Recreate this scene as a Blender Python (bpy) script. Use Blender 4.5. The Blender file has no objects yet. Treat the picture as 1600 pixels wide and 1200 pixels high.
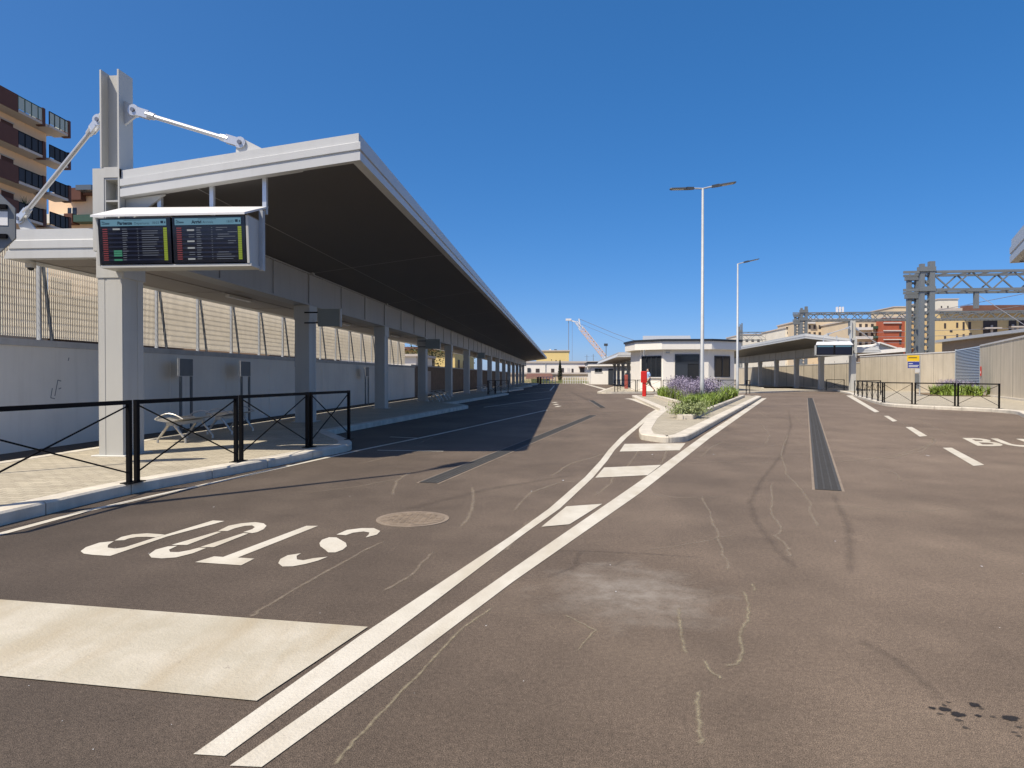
import bpy, bmesh, math, random
from mathutils import Vector, Matrix
R = math.radians
random.seed(7)
scene = bpy.context.scene
C = scene.collection

# ------------------------------------------------------------------ camera
FPX, EYE = 1050.0, 1.32            # focal length in photo pixels (1600 wide), eye height in metres
PITCH = math.atan2(12, FPX)        # slightly down
YAW = math.atan2(80, FPX)          # turned left of the platform axis (+Y)
cam = bpy.data.objects.new('camera', bpy.data.cameras.new('camera'))
C.objects.link(cam)
cam.data.sensor_fit = 'HORIZONTAL'
cam.data.sensor_width = 36.0
cam.data.lens = 36.0 * FPX / 1600.0
cam.data.clip_start = 0.05
cam.data.clip_end = 4000
cam.location = (0, 0, EYE)
cam.rotation_euler = (math.pi / 2 - PITCH, 0, YAW)
scene.camera = cam

# ------------------------------------------------------------------ sky, sun, exposure
SUNV = Vector((-0.479, -0.49, 1.0)).normalized()       # towards the sun
SUN_EL = math.asin(SUNV.z)
SUN_AZ = math.atan2(SUNV.x, SUNV.y)                    # clockwise from +Y
world = bpy.data.worlds.new("World")
scene.world = world
world.use_nodes = True
wn, wl = world.node_tree.nodes, world.node_tree.links
sky = wn.new('ShaderNodeTexSky')
sky.sky_type = 'NISHITA'
sky.sun_disc = False
sky.sun_elevation = SUN_EL
sky.sun_rotation = SUN_AZ
sky.altitude = 0
sky.air_density = 0.5
sky.dust_density = 1.0
sky.ozone_density = 6.0
hs = wn.new('ShaderNodeHueSaturation')
hs.inputs['Saturation'].default_value = 1.6
hs.inputs['Value'].default_value = 2.33
gm = wn.new('ShaderNodeGamma'); gm.inputs['Gamma'].default_value = 0.6
tint = wn.new('ShaderNodeMix'); tint.data_type = 'RGBA'; tint.blend_type = 'MULTIPLY'
tint.inputs[0].default_value = 1.0; tint.inputs[7].default_value = (1.0, 0.96, 1.04, 1)
wl.new(sky.outputs[0], gm.inputs['Color'])
wl.new(gm.outputs[0], hs.inputs['Color'])
wl.new(hs.outputs[0], tint.inputs[6])
wl.new(tint.outputs[2], wn['Background'].inputs[0])
wn['Background'].inputs[1].default_value = 0.11

sun = bpy.data.objects.new('sun', bpy.data.lights.new('sun', 'SUN'))
C.objects.link(sun)
sun.data.energy = 5.0
sun.data.angle = R(0.53)
sun.data.color = (1.0, 0.905, 0.765)
sun.rotation_euler = SUNV.to_track_quat('Z', 'Y').to_euler()
sun.location = (-30, -30, 60)
scene.view_settings.view_transform = 'Standard'
scene.view_settings.look = 'None'
scene.view_settings.gamma = 1
scene.view_settings.exposure = 0.2
scene.render.film_transparent = False
scene.cycles.max_bounces = 6
scene.cycles.diffuse_bounces = 3
scene.cycles.transparent_max_bounces = 8

# ------------------------------------------------------------------ survey helpers: where a seen point stands in the place
_f = Vector((-math.sin(YAW) * math.cos(PITCH), math.cos(YAW) * math.cos(PITCH), -math.sin(PITCH)))
_r = Vector((math.cos(YAW), math.sin(YAW), 0))
_u = _r.cross(_f)
def ray(px, py): return _f + _r * ((px - 800) / FPX) + _u * ((600 - py) / FPX)
def G(px, py, z=0.0):
    d = ray(px, py); t = (z - EYE) / d.z
    return (d.x * t, d.y * t)
def WY(px, py, Y):
    d = ray(px, py); t = Y / d.y
    return (d.x * t, Y, EYE + d.z * t)
def WX(px, py, X):
    d = ray(px, py); t = X / d.x
    return (X, d.y * t, EYE + d.z * t)
KERB = 0.125

# ------------------------------------------------------------------ materials
MATS = {}
def nodes_of(name):
    m = bpy.data.materials.new(name); m.use_nodes = True
    MATS[name] = m
    nt = m.node_tree
    return m, nt.nodes, nt.links, nt.nodes['Principled BSDF']
def rgba(c): return (c[0], c[1], c[2], 1)
def mixc(n, l, fac, a, b, mode='MIX'):
    x = n.new('ShaderNodeMix'); x.data_type = 'RGBA'; x.blend_type = mode
    for s, v in ((x.inputs[0], fac), (x.inputs[6], a), (x.inputs[7], b)):
        if hasattr(v, 'is_output'): l.new(v, s)
        else: s.default_value = v if not isinstance(v, tuple) else rgba(v)
    return x.outputs[2]
def noise(n, l, co, scale, detail=3, rough=0.5):
    t = n.new('ShaderNodeTexNoise'); t.inputs['Scale'].default_value = scale
    t.inputs['Detail'].default_value = detail; t.inputs['Roughness'].default_value = rough
    l.new(co, t.inputs['Vector']); return t.outputs['Fac']
def ramp(n, l, fac, stops):
    r = n.new('ShaderNodeValToRGB'); l.new(fac, r.inputs[0])
    e = r.color_ramp.elements
    while len(e) < len(stops): e.new(0.5)
    for k, (p, c) in enumerate(stops):
        e[k].position = p
        e[k].color = rgba(c) if isinstance(c, tuple) else (c, c, c, 1)
    return r.outputs[0]
def bump(n, l, h, strength, dist, bsdf):
    b = n.new('ShaderNodeBump'); b.inputs['Strength'].default_value = strength
    b.inputs['Distance'].default_value = dist
    l.new(h, b.inputs['Height']); l.new(b.outputs[0], bsdf.inputs['Normal'])
def mat(name, col, rough=0.6, metal=0.0, var=0.06, scale=1.5, bmp=0.0, bscale=60, streak=0.0, dirt=(0.35, 0.3, 0.24)):
    """painted / plain surface with a slight unevenness, optional vertical streaks and fine bump"""
    m, n, l, b = nodes_of(name)
    tc = n.new('ShaderNodeTexCoord'); co = tc.outputs['Object']
    f = noise(n, l, co, scale, 5, 0.6)
    lo = tuple(max(0, x * (1 - var)) for x in col); hi = tuple(min(1, x * (1 + var)) for x in col)
    c = ramp(n, l, f, [(0.3, lo), (0.7, hi)])
    if streak:
        mp = n.new('ShaderNodeMapping'); mp.inputs['Scale'].default_value = (5, 5, 0.35); l.new(co, mp.inputs[0])
        s = noise(n, l, mp.outputs[0], 1.0, 6, 0.65)
        sf = ramp(n, l, s, [(0.5, 0.0), (0.75, streak)])
        c = mixc(n, l, sf, c, tuple(x * y for x, y in zip(col, dirt)))
    l.new(c, b.inputs['Base Color'])
    b.inputs['Roughness'].default_value = rough
    b.inputs['Metallic'].default_value = metal
    if bmp: bump(n, l, noise(n, l, co, bscale, 3), bmp, 0.01, b)
    return m

def asphalt():
    m, n, l, b = nodes_of('asphalt')
    co = n.new('ShaderNodeTexCoord').outputs['Object']
    big = noise(n, l, co, 0.22, 7, 0.68)
    mid = noise(n, l, co, 1.1, 6, 0.65)
    fine = noise(n, l, co, 240, 2, 0.6)
    grain = noise(n, l, co, 42, 5, 0.85)
    grit = noise(n, l, co, 190, 2, 0.6)
    c = ramp(n, l, big, [(0.3, (0.104, 0.079, 0.058)), (0.7, (0.156, 0.120, 0.090))])
    c = mixc(n, l, 0.6, c, ramp(n, l, mid, [(0.3, (0.36,) * 3), (0.7, (0.63,) * 3)]), 'OVERLAY')
    # paver lanes: long faint streaks along the driving direction
    mp = n.new('ShaderNodeMapping'); mp.inputs['Rotation'].default_value = (0, 0, R(14)); mp.inputs['Scale'].default_value = (1.2, 0.07, 1)
    l.new(co, mp.inputs[0])
    st = noise(n, l, mp.outputs[0], 1.0, 5, 0.6)
    c = mixc(n, l, 0.35, c, ramp(n, l, st, [(0.3, (0.38,) * 3), (0.7, (0.62,) * 3)]), 'OVERLAY')
    c = mixc(n, l, 0.8, c, ramp(n, l, fine, [(0.34, (0.02,) * 3), (0.66, (0.95,) * 3)]), 'OVERLAY')
    c = mixc(n, l, 0.85, c, ramp(n, l, grain, [(0.3, (0.25,) * 3), (0.7, (0.75,) * 3)]), 'OVERLAY')
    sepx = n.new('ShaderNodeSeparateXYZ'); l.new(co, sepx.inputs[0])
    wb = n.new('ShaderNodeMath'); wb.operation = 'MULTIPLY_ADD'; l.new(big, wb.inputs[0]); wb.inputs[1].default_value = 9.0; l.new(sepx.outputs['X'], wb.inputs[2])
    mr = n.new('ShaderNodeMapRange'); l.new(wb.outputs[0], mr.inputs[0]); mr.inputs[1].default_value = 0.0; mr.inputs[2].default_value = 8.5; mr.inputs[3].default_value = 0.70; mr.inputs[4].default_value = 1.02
    c = mixc(n, l, 1.0, c, mr.outputs[0], 'MULTIPLY')  # painted gradient: left darker, standing in for sunlight scattered back less there
    dust = ramp(n, l, noise(n, l, co, 0.45, 7, 0.7), [(0.5, 0.0), (0.74, 0.22)])
    c = mixc(n, l, dust, c, (0.20, 0.16, 0.115))
    # pale stones in the mix, dark pits between
    c = mixc(n, l, ramp(n, l, grit, [(0.62, 0.0), (0.72, 0.55)]), c, (0.27, 0.23, 0.19))
    c = mixc(n, l, ramp(n, l, grit, [(0.28, 0.6), (0.38, 0.0)]), c, (0.03, 0.026, 0.025))
    # cement smudge left on the asphalt
    sx = n.new('ShaderNodeMapping'); sx.vector_type = 'TEXTURE'
    p = G(985, 925); sx.inputs['Location'].default_value = (p[0], p[1], 0); sx.inputs['Scale'].default_value = (0.72, 0.85, 1)
    l.new(co, sx.inputs[0])
    ln = n.new('ShaderNodeVectorMath'); ln.operation = 'LENGTH'; l.new(sx.outputs[0], ln.inputs[0])
    rag = n.new('ShaderNodeMath'); rag.operation = 'MULTIPLY_ADD'
    l.new(noise(n, l, co, 2.6, 6, 0.65), rag.inputs[0]); rag.inputs[1].default_value = 1.7; l.new(ln.outputs['Value'], rag.inputs[2])
    sm = ramp(n, l, rag.outputs[0], [(0.75, 0.42), (1.0, 0.0)])
    sc2 = n.new('ShaderNodeMath'); sc2.operation = 'MULTIPLY'; sc2.inputs[1].default_value = 0.6; l.new(rag.outputs[0], sc2.inputs[0])
    sm = ramp(n, l, sc2.outputs[0], [(0.58, 0.6), (1.02, 0.0)])
    brk = ramp(n, l, noise(n, l, co, 4.5, 7, 0.75), [(0.36, 0.15), (0.62, 1.0)])
    smm = n.new('ShaderNodeMath'); smm.operation = 'MULTIPLY'; l.new(sm, smm.inputs[0]); l.new(brk, smm.inputs[1])
    c = mixc(n, l, smm.outputs[0], c, (0.29, 0.265, 0.23))
    l.new(c, b.inputs['Base Color'])
    b.inputs['Roughness'].default_value = 0.85
    b.inputs['Specular IOR Level'].default_value = 0.3
    bump(n, l, fine, 0.3, 0.002, b)
    b.inputs['Diffuse Roughness'].default_value = 1.0
    return m
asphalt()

def decal(name, col, scale=14, soft=0.35, most=0.8, amp=1.3):
    """worn mark on the asphalt: strongest along its middle ('fade' = 1), broken up by noise, ragged at the edge"""
    m, n, l, b = nodes_of(name)
    co = n.new('ShaderNodeTexCoord').outputs['Object']
    at = n.new('ShaderNodeAttribute'); at.attribute_name = 'fade'
    ma = n.new('ShaderNodeMath'); ma.operation = 'MULTIPLY_ADD'
    l.new(noise(n, l, co, scale, 6, 0.8), ma.inputs[0]); ma.inputs[1].default_value = amp; l.new(at.outputs['Fac'], ma.inputs[2])
    sb = n.new('ShaderNodeMath'); sb.operation = 'SUBTRACT'; l.new(ma.outputs[0], sb.inputs[0]); sb.inputs[1].default_value = amp * 0.5 + 0.3
    f = ramp(n, l, sb.outputs[0], [(0.0, 0.0), (soft, most)])
    l.new(f, b.inputs['Alpha'])
    b.inputs['Base Color'].default_value = rgba(col)
    b.inputs['Roughness'].default_value = 0.9
    return m
decal('dust_mark', (0.34, 0.28, 0.205), 13, 0.9, 0.55, 2.6)
decal('dust_mark_strong', (0.34, 0.29, 0.19), 22, 0.8, 0.6, 2.6)
decal('tyre_mark', (0.055, 0.045, 0.037), 5, 1.1, 0.24, 2.2)
decal('wet_spot', (0.014, 0.012, 0.012), 16, 0.3, 0.85, 0.9)
decal('damp_spot', (0.05, 0.042, 0.033), 20, 0.5, 0.65, 1.0)

def road_paint(name, a, bb, stain):
    m, n, l, b = nodes_of(name)
    co = n.new('ShaderNodeTexCoord').outputs['Object']
    c = ramp(n, l, noise(n, l, co, 2.2, 6, 0.65), [(0.35, a), (0.65, bb)])
    mps = n.new('ShaderNodeMapping'); mps.inputs['Rotation'].default_value = (0, 0, R(18)); mps.inputs['Scale'].default_value = (2.6, 0.5, 1); l.new(co, mps.inputs[0])
    st = ramp(n, l, noise(n, l, mps.outputs[0], 1.0, 5, 0.6), [(0.45, 0.0), (0.66, stain)])
    c = mixc(n, l, st, c, (0.40, 0.335, 0.225))
    gr = ramp(n, l, noise(n, l, co, 170, 2, 0.6), [(0.28, 0.55), (0.42, 0.0)])
    c = mixc(n, l, gr, c, (0.36, 0.31, 0.25))
    wear = ramp(n, l, noise(n, l, co, 9, 7, 0.8), [(0.30, 0.85), (0.37, 0.0)])
    c = mixc(n, l, wear, c, (0.22, 0.18, 0.15))
    l.new(c, b.inputs['Base Color'])
    b.inputs['Roughness'].default_value = 0.75
    bump(n, l, noise(n, l, co, 70, 3, 0.6), 0.4, 0.01, b)
road_paint('road_paint', (0.53, 0.49, 0.40), (0.63, 0.59, 0.495), 0.45)
road_paint('stained_paint', (0.42, 0.38, 0.285), (0.53, 0.485, 0.385), 0.85)

def pavers():
    m, n, l, b = nodes_of('pavers')
    co = n.new('ShaderNodeTexCoord').outputs['Object']
    mp = n.new('ShaderNodeMapping'); mp.inputs['Rotation'].default_value = (0, 0, R(0)); l.new(co, mp.inputs[0])
    br = n.new('ShaderNodeTexBrick')
    br.inputs['Scale'].default_value = 1.0
    br.inputs['Brick Width'].default_value = 0.2; br.inputs['Row Height'].default_value = 0.1
    br.inputs['Mortar Size'].default_value = 0.006; br.inputs['Mortar Smooth'].default_value = 0.3
    br.inputs['Color1'].default_value = (0.46, 0.41, 0.305, 1); br.inputs['Color2'].default_value = (0.37, 0.325, 0.24, 1)
    br.inputs['Mortar'].default_value = (0.19, 0.165, 0.125, 1)
    l.new(mp.outputs[0], br.inputs['Vector'])
    c = mixc(n, l, 0.5, br.outputs['Color'], ramp(n, l, noise(n, l, co, 0.9, 5, 0.65), [(0.3, (0.38,) * 3), (0.7, (0.62,) * 3)]), 'OVERLAY')
    c = mixc(n, l, 0.4, c, ramp(n, l, noise(n, l, co, 60, 3, 0.6), [(0.3, (0.3,) * 3), (0.7, (0.7,) * 3)]), 'OVERLAY')
    l.new(c, b.inputs['Base Color']); b.inputs['Roughness'].default_value = 0.85
    bump(n, l, br.outputs['Fac'], -0.5, 0.01, b)
pavers()

def board_concrete():
    m, n, l, b = nodes_of('board_concrete')
    co = n.new('ShaderNodeTexCoord').outputs['Object']
    c = ramp(n, l, noise(n, l, co, 0.5, 6, 0.65), [(0.3, (0.50, 0.44, 0.335)), (0.7, (0.60, 0.53, 0.41))])
    mp = n.new('ShaderNodeMapping'); mp.inputs['Scale'].default_value = (6, 6, 0.25); l.new(co, mp.inputs[0])
    s = noise(n, l, mp.outputs[0], 0.8, 6, 0.65)
    c = mixc(n, l, ramp(n, l, s, [(0.47, 0.0), (0.75, 0.6)]), c, (0.31, 0.26, 0.19))
    l.new(c, b.inputs['Base Color']); b.inputs['Roughness'].default_value = 0.85
    bump(n, l, s, 0.25, 0.02, b)
board_concrete()

def stonework(name, a, bcol, mortar, w, h):
    m, n, l, b = nodes_of(name)
    co = n.new('ShaderNodeTexCoord').outputs['Object']
    mp = n.new('ShaderNodeMapping'); mp.inputs['Rotation'].default_value = (R(90), 0, R(90)); l.new(co, mp.inputs[0])
    br = n.new('ShaderNodeTexBrick'); br.inputs['Scale'].default_value = 1
    br.inputs['Brick Width'].default_value = w; br.inputs['Row Height'].default_value = h
    br.inputs['Mortar Size'].default_value = 0.02
    br.inputs['Color1'].default_value = rgba(a); br.inputs['Color2'].default_value = rgba(bcol); br.inputs['Mortar'].default_value = rgba(mortar)
    l.new(mp.outputs[0], br.inputs['Vector'])
    c = mixc(n, l, 0.7, br.outputs['Color'], ramp(n, l, noise(n, l, co, 1.5, 6, 0.7), [(0.3, (0.3,) * 3), (0.7, (0.7,) * 3)]), 'OVERLAY')
    l.new(c, b.inputs['Base Color']); b.inputs['Roughness'].default_value = 0.9
stonework('old_stone', (0.30, 0.22, 0.15), (0.42, 0.32, 0.22), (0.2, 0.15, 0.11), 0.5, 0.25)

def glassy(name, col, rough=0.08, spec=0.6):
    m, n, l, b = nodes_of(name)
    b.inputs['Base Color'].default_value = rgba(col); b.inputs['Roughness'].default_value = rough
    b.inputs['Specular IOR Level'].default_value = spec
glassy('dark_glass', (0.018, 0.022, 0.028))
glassy('smoked_glass', (0.035, 0.034, 0.036), 0.45, 0.25)
glassy('balcony_glass', (0.10, 0.12, 0.14), 0.15)
glassy('lit_balcony_glass', (0.42, 0.45, 0.36), 0.2)  # top-floor panes: the light falling on them put into a paler glass colour
glassy('screen_glass', (0.008, 0.009, 0.016), 0.12, 0.5)

def emissive(name, col, s):
    m, n, l, b = nodes_of(name)
    b.inputs['Base Color'].default_value = rgba(tuple(x * 0.12 for x in col)); b.inputs['Roughness'].default_value = 0.3
    b.inputs['Emission Color'].default_value = rgba(col); b.inputs['Emission Strength'].default_value = s
emissive('screen_header', (0.20, 0.40, 0.52), 0.42)
emissive('screen_row', (0.02, 0.025, 0.055), 0.35)
emissive('screen_white', (0.55, 0.6, 0.68), 0.13)
emissive('screen_label', (0.6, 0.62, 0.62), 0.32)
emissive('screen_red', (0.5, 0.10, 0.11), 0.2)
emissive('screen_green', (0.08, 0.36, 0.22), 0.35)
emissive('screen_lime', (0.33, 0.42, 0.03), 0.42)
emissive('screen_ink', (0.012, 0.03, 0.055), 0.3)

mat('fascia_metal', (0.54, 0.545, 0.53), 0.42, 0.0, 0.03, 0.8, streak=0.10)
mat('canopy_metal', (0.48, 0.475, 0.44), 0.45, 0.0, 0.04, 0.8, streak=0.16)
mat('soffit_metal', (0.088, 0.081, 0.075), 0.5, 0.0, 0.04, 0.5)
mat('rear_soffit', (0.34, 0.30, 0.26), 0.6, 0.0, 0.04, 0.5)
mat('soffit_joint', (0.42, 0.41, 0.40), 0.5)
mat('beam_metal', (0.36, 0.35, 0.33), 0.5, 0.0, 0.05, 0.6, streak=0.2)
mat('rod_metal', (0.62, 0.63, 0.63), 0.3, 0.5, 0.03)
mat('steel_bolt', (0.25, 0.25, 0.26), 0.35, 0.8, 0.05)
mat('black_metal', (0.004, 0.004, 0.005), 0.5, 0.0, 0.1, 6)
mat('dark_plastic', (0.013, 0.013, 0.016), 0.4)
mat('hood_white', (0.66, 0.66, 0.655), 0.5, 0.0, 0.03, 2, streak=0.12)
mat('galvanised', (0.40, 0.415, 0.42), 0.5, 0.15, 0.08, 5)
mat('lamp_head', (0.05, 0.055, 0.06), 0.4)
mat('lamp_lens', (0.45, 0.45, 0.42), 0.25)
mat('plaster_grey', (0.88, 0.84, 0.755), 0.9, 0.0, 0.05, 0.7, 0.1, 40, streak=0.10)
mat('wall_cap', (0.55, 0.54, 0.52), 0.9, 0.0, 0.08, 2, streak=0.25)
mat('slat_cream', (0.66, 0.60, 0.485), 0.6, 0.0, 0.08, 3)
mat('slat_rod', (0.3, 0.27, 0.22), 0.6)
mat('kerb_concrete', (0.60, 0.55, 0.455), 0.85, 0.0, 0.17, 3.5, 0.25, 60, streak=0.28)
mat('white_render', (0.80, 0.765, 0.69), 0.9, 0.0, 0.03, 0.8, 0.05, 40, streak=0.06)
mat('white_soffit', (0.72, 0.70, 0.66), 0.9)
mat('dark_roof', (0.02, 0.021, 0.024), 0.5)
mat('anthracite', (0.035, 0.042, 0.052), 0.45)
mat('bench_metal', (0.55, 0.53, 0.48), 0.35, 0.55, 0.06)
mat('sign_back', (0.17, 0.185, 0.195), 0.5, 0.2, 0.08, 3, streak=0.2)
mat('sticker_white', (0.8, 0.8, 0.78), 0.5)
mat('sticker_grey', (0.55, 0.55, 0.54), 0.5)
mat('panel_grey', (0.24, 0.27, 0.26), 0.5, 0.0, 0.05)
mat('sign_yellow', (0.80, 0.52, 0.015), 0.45)
mat('sign_blue', (0.03, 0.05, 0.27), 0.45)
mat('sign_white', (0.75, 0.76, 0.75), 0.5)
mat('faded_red', (0.33, 0.075, 0.06), 0.6, 0.0, 0.1)
mat('signal_red', (0.62, 0.022, 0.016), 0.42, 0.0, 0.05)
mat('grate_iron', (0.058, 0.056, 0.053), 0.9, 0.0, 0.15, 8)
mat('grate_void', (0.006, 0.006, 0.007), 0.9)
mat('manhole_iron', (0.22, 0.17, 0.12), 0.75, 0.1, 0.3, 14, 0.6, 40)
mat('mortar_edge', (0.24, 0.19, 0.14), 0.9, 0.0, 0.2, 6)
mat('soil', (0.20, 0.14, 0.08), 0.95, 0.0, 0.3, 9, 0.5, 30)
mat('ground_dirt', (0.26, 0.22, 0.16), 0.95, 0.0, 0.2, 0.08)
mat('lavender_stem', (0.23, 0.24, 0.17), 0.8)
mat('lavender_flower', (0.29, 0.25, 0.335), 0.8, 0, 0.15, 5)
mat('strap_leaf', (0.22, 0.31, 0.05), 0.5, 0, 0.45, 4)
mat('pale_leaf', (0.22, 0.26, 0.10), 0.6, 0, 0.3, 5)
mat('tree_leaf', (0.05, 0.085, 0.025), 0.6, 0, 0.5, 1.5)
mat('cypress_leaf', (0.02, 0.028, 0.014), 0.7, 0, 0.3, 3)
mat('bark', (0.12, 0.085, 0.06), 0.9)
mat('louvre_grey', (0.36, 0.40, 0.43), 0.4, 0.1, 0.03)
mat('gantry_steel', (0.17, 0.185, 0.19), 0.5, 0.15, 0.06, 0.8)
mat('gantry_dark', (0.06, 0.065, 0.07), 0.6)
mat('shelter_grey', (0.42, 0.43, 0.44), 0.5)
mat('shelter_brown', (0.28, 0.20, 0.13), 0.8)
mat('peach_render', (0.80, 0.57, 0.37), 0.9, 0, 0.05, 0.3, streak=0.1)
mat('brown_panel', (0.115, 0.055, 0.042), 0.6)
mat('green_frame', (0.03, 0.075, 0.05), 0.5)
mat('slab_pale', (0.5, 0.45, 0.4), 0.8)
mat('yellow_render', (0.72, 0.56, 0.24), 0.9, 0, 0.05, 0.2)
mat('ochre_render', (0.66, 0.50, 0.25), 0.9, 0, 0.06, 0.2, streak=0.12)
mat('beige_render', (0.60, 0.49, 0.34), 0.9, 0, 0.05, 0.2)
mat('red_brick', (0.36, 0.09, 0.045), 0.85, 0, 0.1, 0.6)
mat('pale_render', (0.70, 0.66, 0.56), 0.9, 0, 0.06, 0.2, streak=0.1)
mat('brown_tile', (0.16, 0.075, 0.05), 0.8, 0, 0.2, 0.5)
mat('shadowed_opening', (0.05, 0.04, 0.038), 0.6)
mat('awning_pale', (0.65, 0.62, 0.58), 0.8)
mat('crane_orange', (0.72, 0.50, 0.36), 0.5)
mat('crane_white', (0.68, 0.68, 0.68), 0.5)
mat('cable', (0.22, 0.22, 0.24), 0.5)
mat('dull_brick', (0.15, 0.10, 0.065), 0.9, 0.0, 0.2, 0.5)
for q_ in ('black_metal', 'brown_panel'): MATS[q_].node_tree.nodes['Principled BSDF'].inputs['Specular IOR Level'].default_value = 0.12
mat('skin', (0.62, 0.38, 0.27), 0.6)
mat('shirt_blue', (0.36, 0.52, 0.74), 0.9)
mat('shorts_khaki', (0.42, 0.38, 0.25), 0.9)
mat('hair_dark', (0.02, 0.014, 0.011), 0.7)
mat('shoe_dark', (0.05, 0.045, 0.04), 0.7)
mat('graffiti_grey', (0.22, 0.22, 0.23), 0.9)
mat('light_tube', (0.75, 0.74, 0.70), 0.4)
M = MATS

# ------------------------------------------------------------------ mesh builder
ORIG = {}
class MB:
    def __init__(s, xf=None): s.v = []; s.f = []; s.xf = xf; s.fade = []
    def add(s, vs, fs):
        o = len(s.v); s.v += [Vector(v) for v in vs]; s.f += [tuple(i + o for i in f) for f in fs]; return s
    def box(s, x0, x1, y0, y1, z0, z1):
        return s.add([(x0, y0, z0), (x1, y0, z0), (x1, y1, z0), (x0, y1, z0), (x0, y0, z1), (x1, y0, z1), (x1, y1, z1), (x0, y1, z1)],
                     [(0, 3, 2, 1), (4, 5, 6, 7), (0, 1, 5, 4), (1, 2, 6, 5), (2, 3, 7, 6), (3, 0, 4, 7)])
    def bbox(s, x0, x1, y0, y1, z0, z1, b=0.01):
        """box with chamfered vertical and top edges"""
        b = min(b, (x1 - x0) / 3, (y1 - y0) / 3)
        p = [(x0 + b, y0), (x1 - b, y0), (x1, y0 + b), (x1, y1 - b), (x1 - b, y1), (x0 + b, y1), (x0, y1 - b), (x0, y0 + b)]
        return s.prism(p, z0, z1, b)
    def prism(s, poly, z0, z1, b=0.0):
        n = len(poly); cx = sum(p[0] for p in poly) / n; cy = sum(p[1] for p in poly) / n
        rings = [[(x, y, z0) for x, y in poly]]
        if b:
            rings.append([(x, y, z1 - b) for x, y in poly])
            q = []
            for x, y in poly:
                d = math.hypot(x - cx, y - cy) or 1
                k = max(0, 1 - b / d); q.append((cx + (x - cx) * k, cy + (y - cy) * k, z1))
            rings.append(q)
        else: rings.append([(x, y, z1) for x, y in poly])
        vs = [v for r in rings for v in r]; fs = [tuple(reversed(range(n)))]
        for k in range(len(rings) - 1):
            for i in range(n):
                j = (i + 1) % n; fs.append((k * n + i, k * n + j, (k + 1) * n + j, (k + 1) * n + i))
        fs.append(tuple(range((len(rings) - 1) * n, len(rings) * n)))
        return s.add(vs, fs)
    def poly(s, pts, z=None):
        vs = [(p[0], p[1], z if z is not None else p[2]) for p in pts]
        return s.add(vs, [tuple(range(len(vs)))])
    def bar(s, a, b, w, h, up=(0, 0, 1)):
        """square bar from a to b, w across, h along up"""
        a = Vector(a); b = Vector(b); d = (b - a).normalized(); u = Vector(up)
        if abs(d.dot(u)) > 0.99: u = Vector((0, 1, 0))
        x = d.cross(u).normalized() * (w / 2); y = x.cross(d).normalized() * (h / 2)
        vs = [a - x - y, a + x - y, a + x + y, a - x + y, b - x - y, b + x - y, b + x + y, b - x + y]
        return s.add(vs, [(0, 3, 2, 1), (4, 5, 6, 7), (0, 1, 5, 4), (1, 2, 6, 5), (2, 3, 7, 6), (3, 0, 4, 7)])
    def tube(s, pts, rad, n=10, cap=True):
        pts = [Vector(p) for p in pts]
        if not isinstance(rad, (list, tuple)): rad = [rad] * len(pts)
        vs = []; fs = []; px = None
        for k, p in enumerate(pts):
            d = (pts[min(k + 1, len(pts) - 1)] - pts[max(k - 1, 0)]).normalized()
            if px is None:
                u = Vector((0, 0, 1)) if abs(d.z) < 0.9 else Vector((1, 0, 0))
                px = d.cross(u).normalized()
            else: px = (px - d * px.dot(d)).normalized()
            py = d.cross(px)
            for i in range(n):
                a = 2 * math.pi * i / n; vs.append(p + (px * math.cos(a) + py * math.sin(a)) * rad[k])
        for k in range(len(pts) - 1):
            for i in range(n):
                j = (i + 1) % n; fs.append((k * n + i, k * n + j, (k + 1) * n + j, (k + 1) * n + i))
        if cap: fs += [tuple(reversed(range(n))), tuple(range((len(pts) - 1) * n, len(pts) * n))]
        return s.add(vs, fs)
    def disc(s, c, nrm, r, t, n=20):
        c = Vector(c); nrm = Vector(nrm).normalized()
        return s.tube([c - nrm * t / 2, c + nrm * t / 2], r, n)
    def ball(s, c, r, n=10, m=6):
        c = Vector(c); r = r if isinstance(r, (tuple, list)) else (r, r, r)
        vs = [c + Vector((0, 0, -r[2]))]; fs = []
        for j in range(1, m):
            t = math.pi * j / m
            for i in range(n):
                a = 2 * math.pi * i / n
                vs.append(c + Vector((r[0] * math.sin(t) * math.cos(a), r[1] * math.sin(t) * math.sin(a), -r[2] * math.cos(t))))
        vs.append(c + Vector((0, 0, r[2])))
        for i in range(n): fs.append((0, 1 + (i + 1) % n, 1 + i))
        for j in range(m - 2):
            for i in range(n):
                k = (i + 1) % n; a = 1 + j * n; fs.append((a + i, a + k, a + n + k, a + n + i))
        a = 1 + (m - 2) * n; t = len(vs) - 1
        for i in range(n): fs.append((a + i, a + (i + 1) % n, t))
        return s.add(vs, fs)
    def build(s, name, material, parent=None, smooth=False, recalc=True, mods=None):
        o0 = ORIG.get(parent.name, Vector((0, 0, 0))) if parent else Vector((0, 0, 0))
        vs = [Vector(s.xf(*v)) if s.xf else v for v in s.v]
        vs = [v - o0 for v in vs]
        me = bpy.data.meshes.new(name)
        me.from_pydata(vs, [], s.f)
        if s.fade:
            at = me.attributes.new('fade', 'FLOAT', 'POINT'); at.data.foreach_set('value', s.fade)
        if recalc:
            bm = bmesh.new(); bm.from_mesh(me); bmesh.ops.recalc_face_normals(bm, faces=bm.faces)
            big = [f for f in bm.faces if len(f.verts) > 4]
            if big: bmesh.ops.triangulate(bm, faces=big)
            bm.to_mesh(me); bm.free()
        if smooth:
            for p in me.polygons: p.use_smooth = True
        me.materials.append(M[material])
        o = bpy.data.objects.new(name, me); C.objects.link(o)
        if parent: o.parent = parent; ORIG[o.name] = o0
        return o

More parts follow.
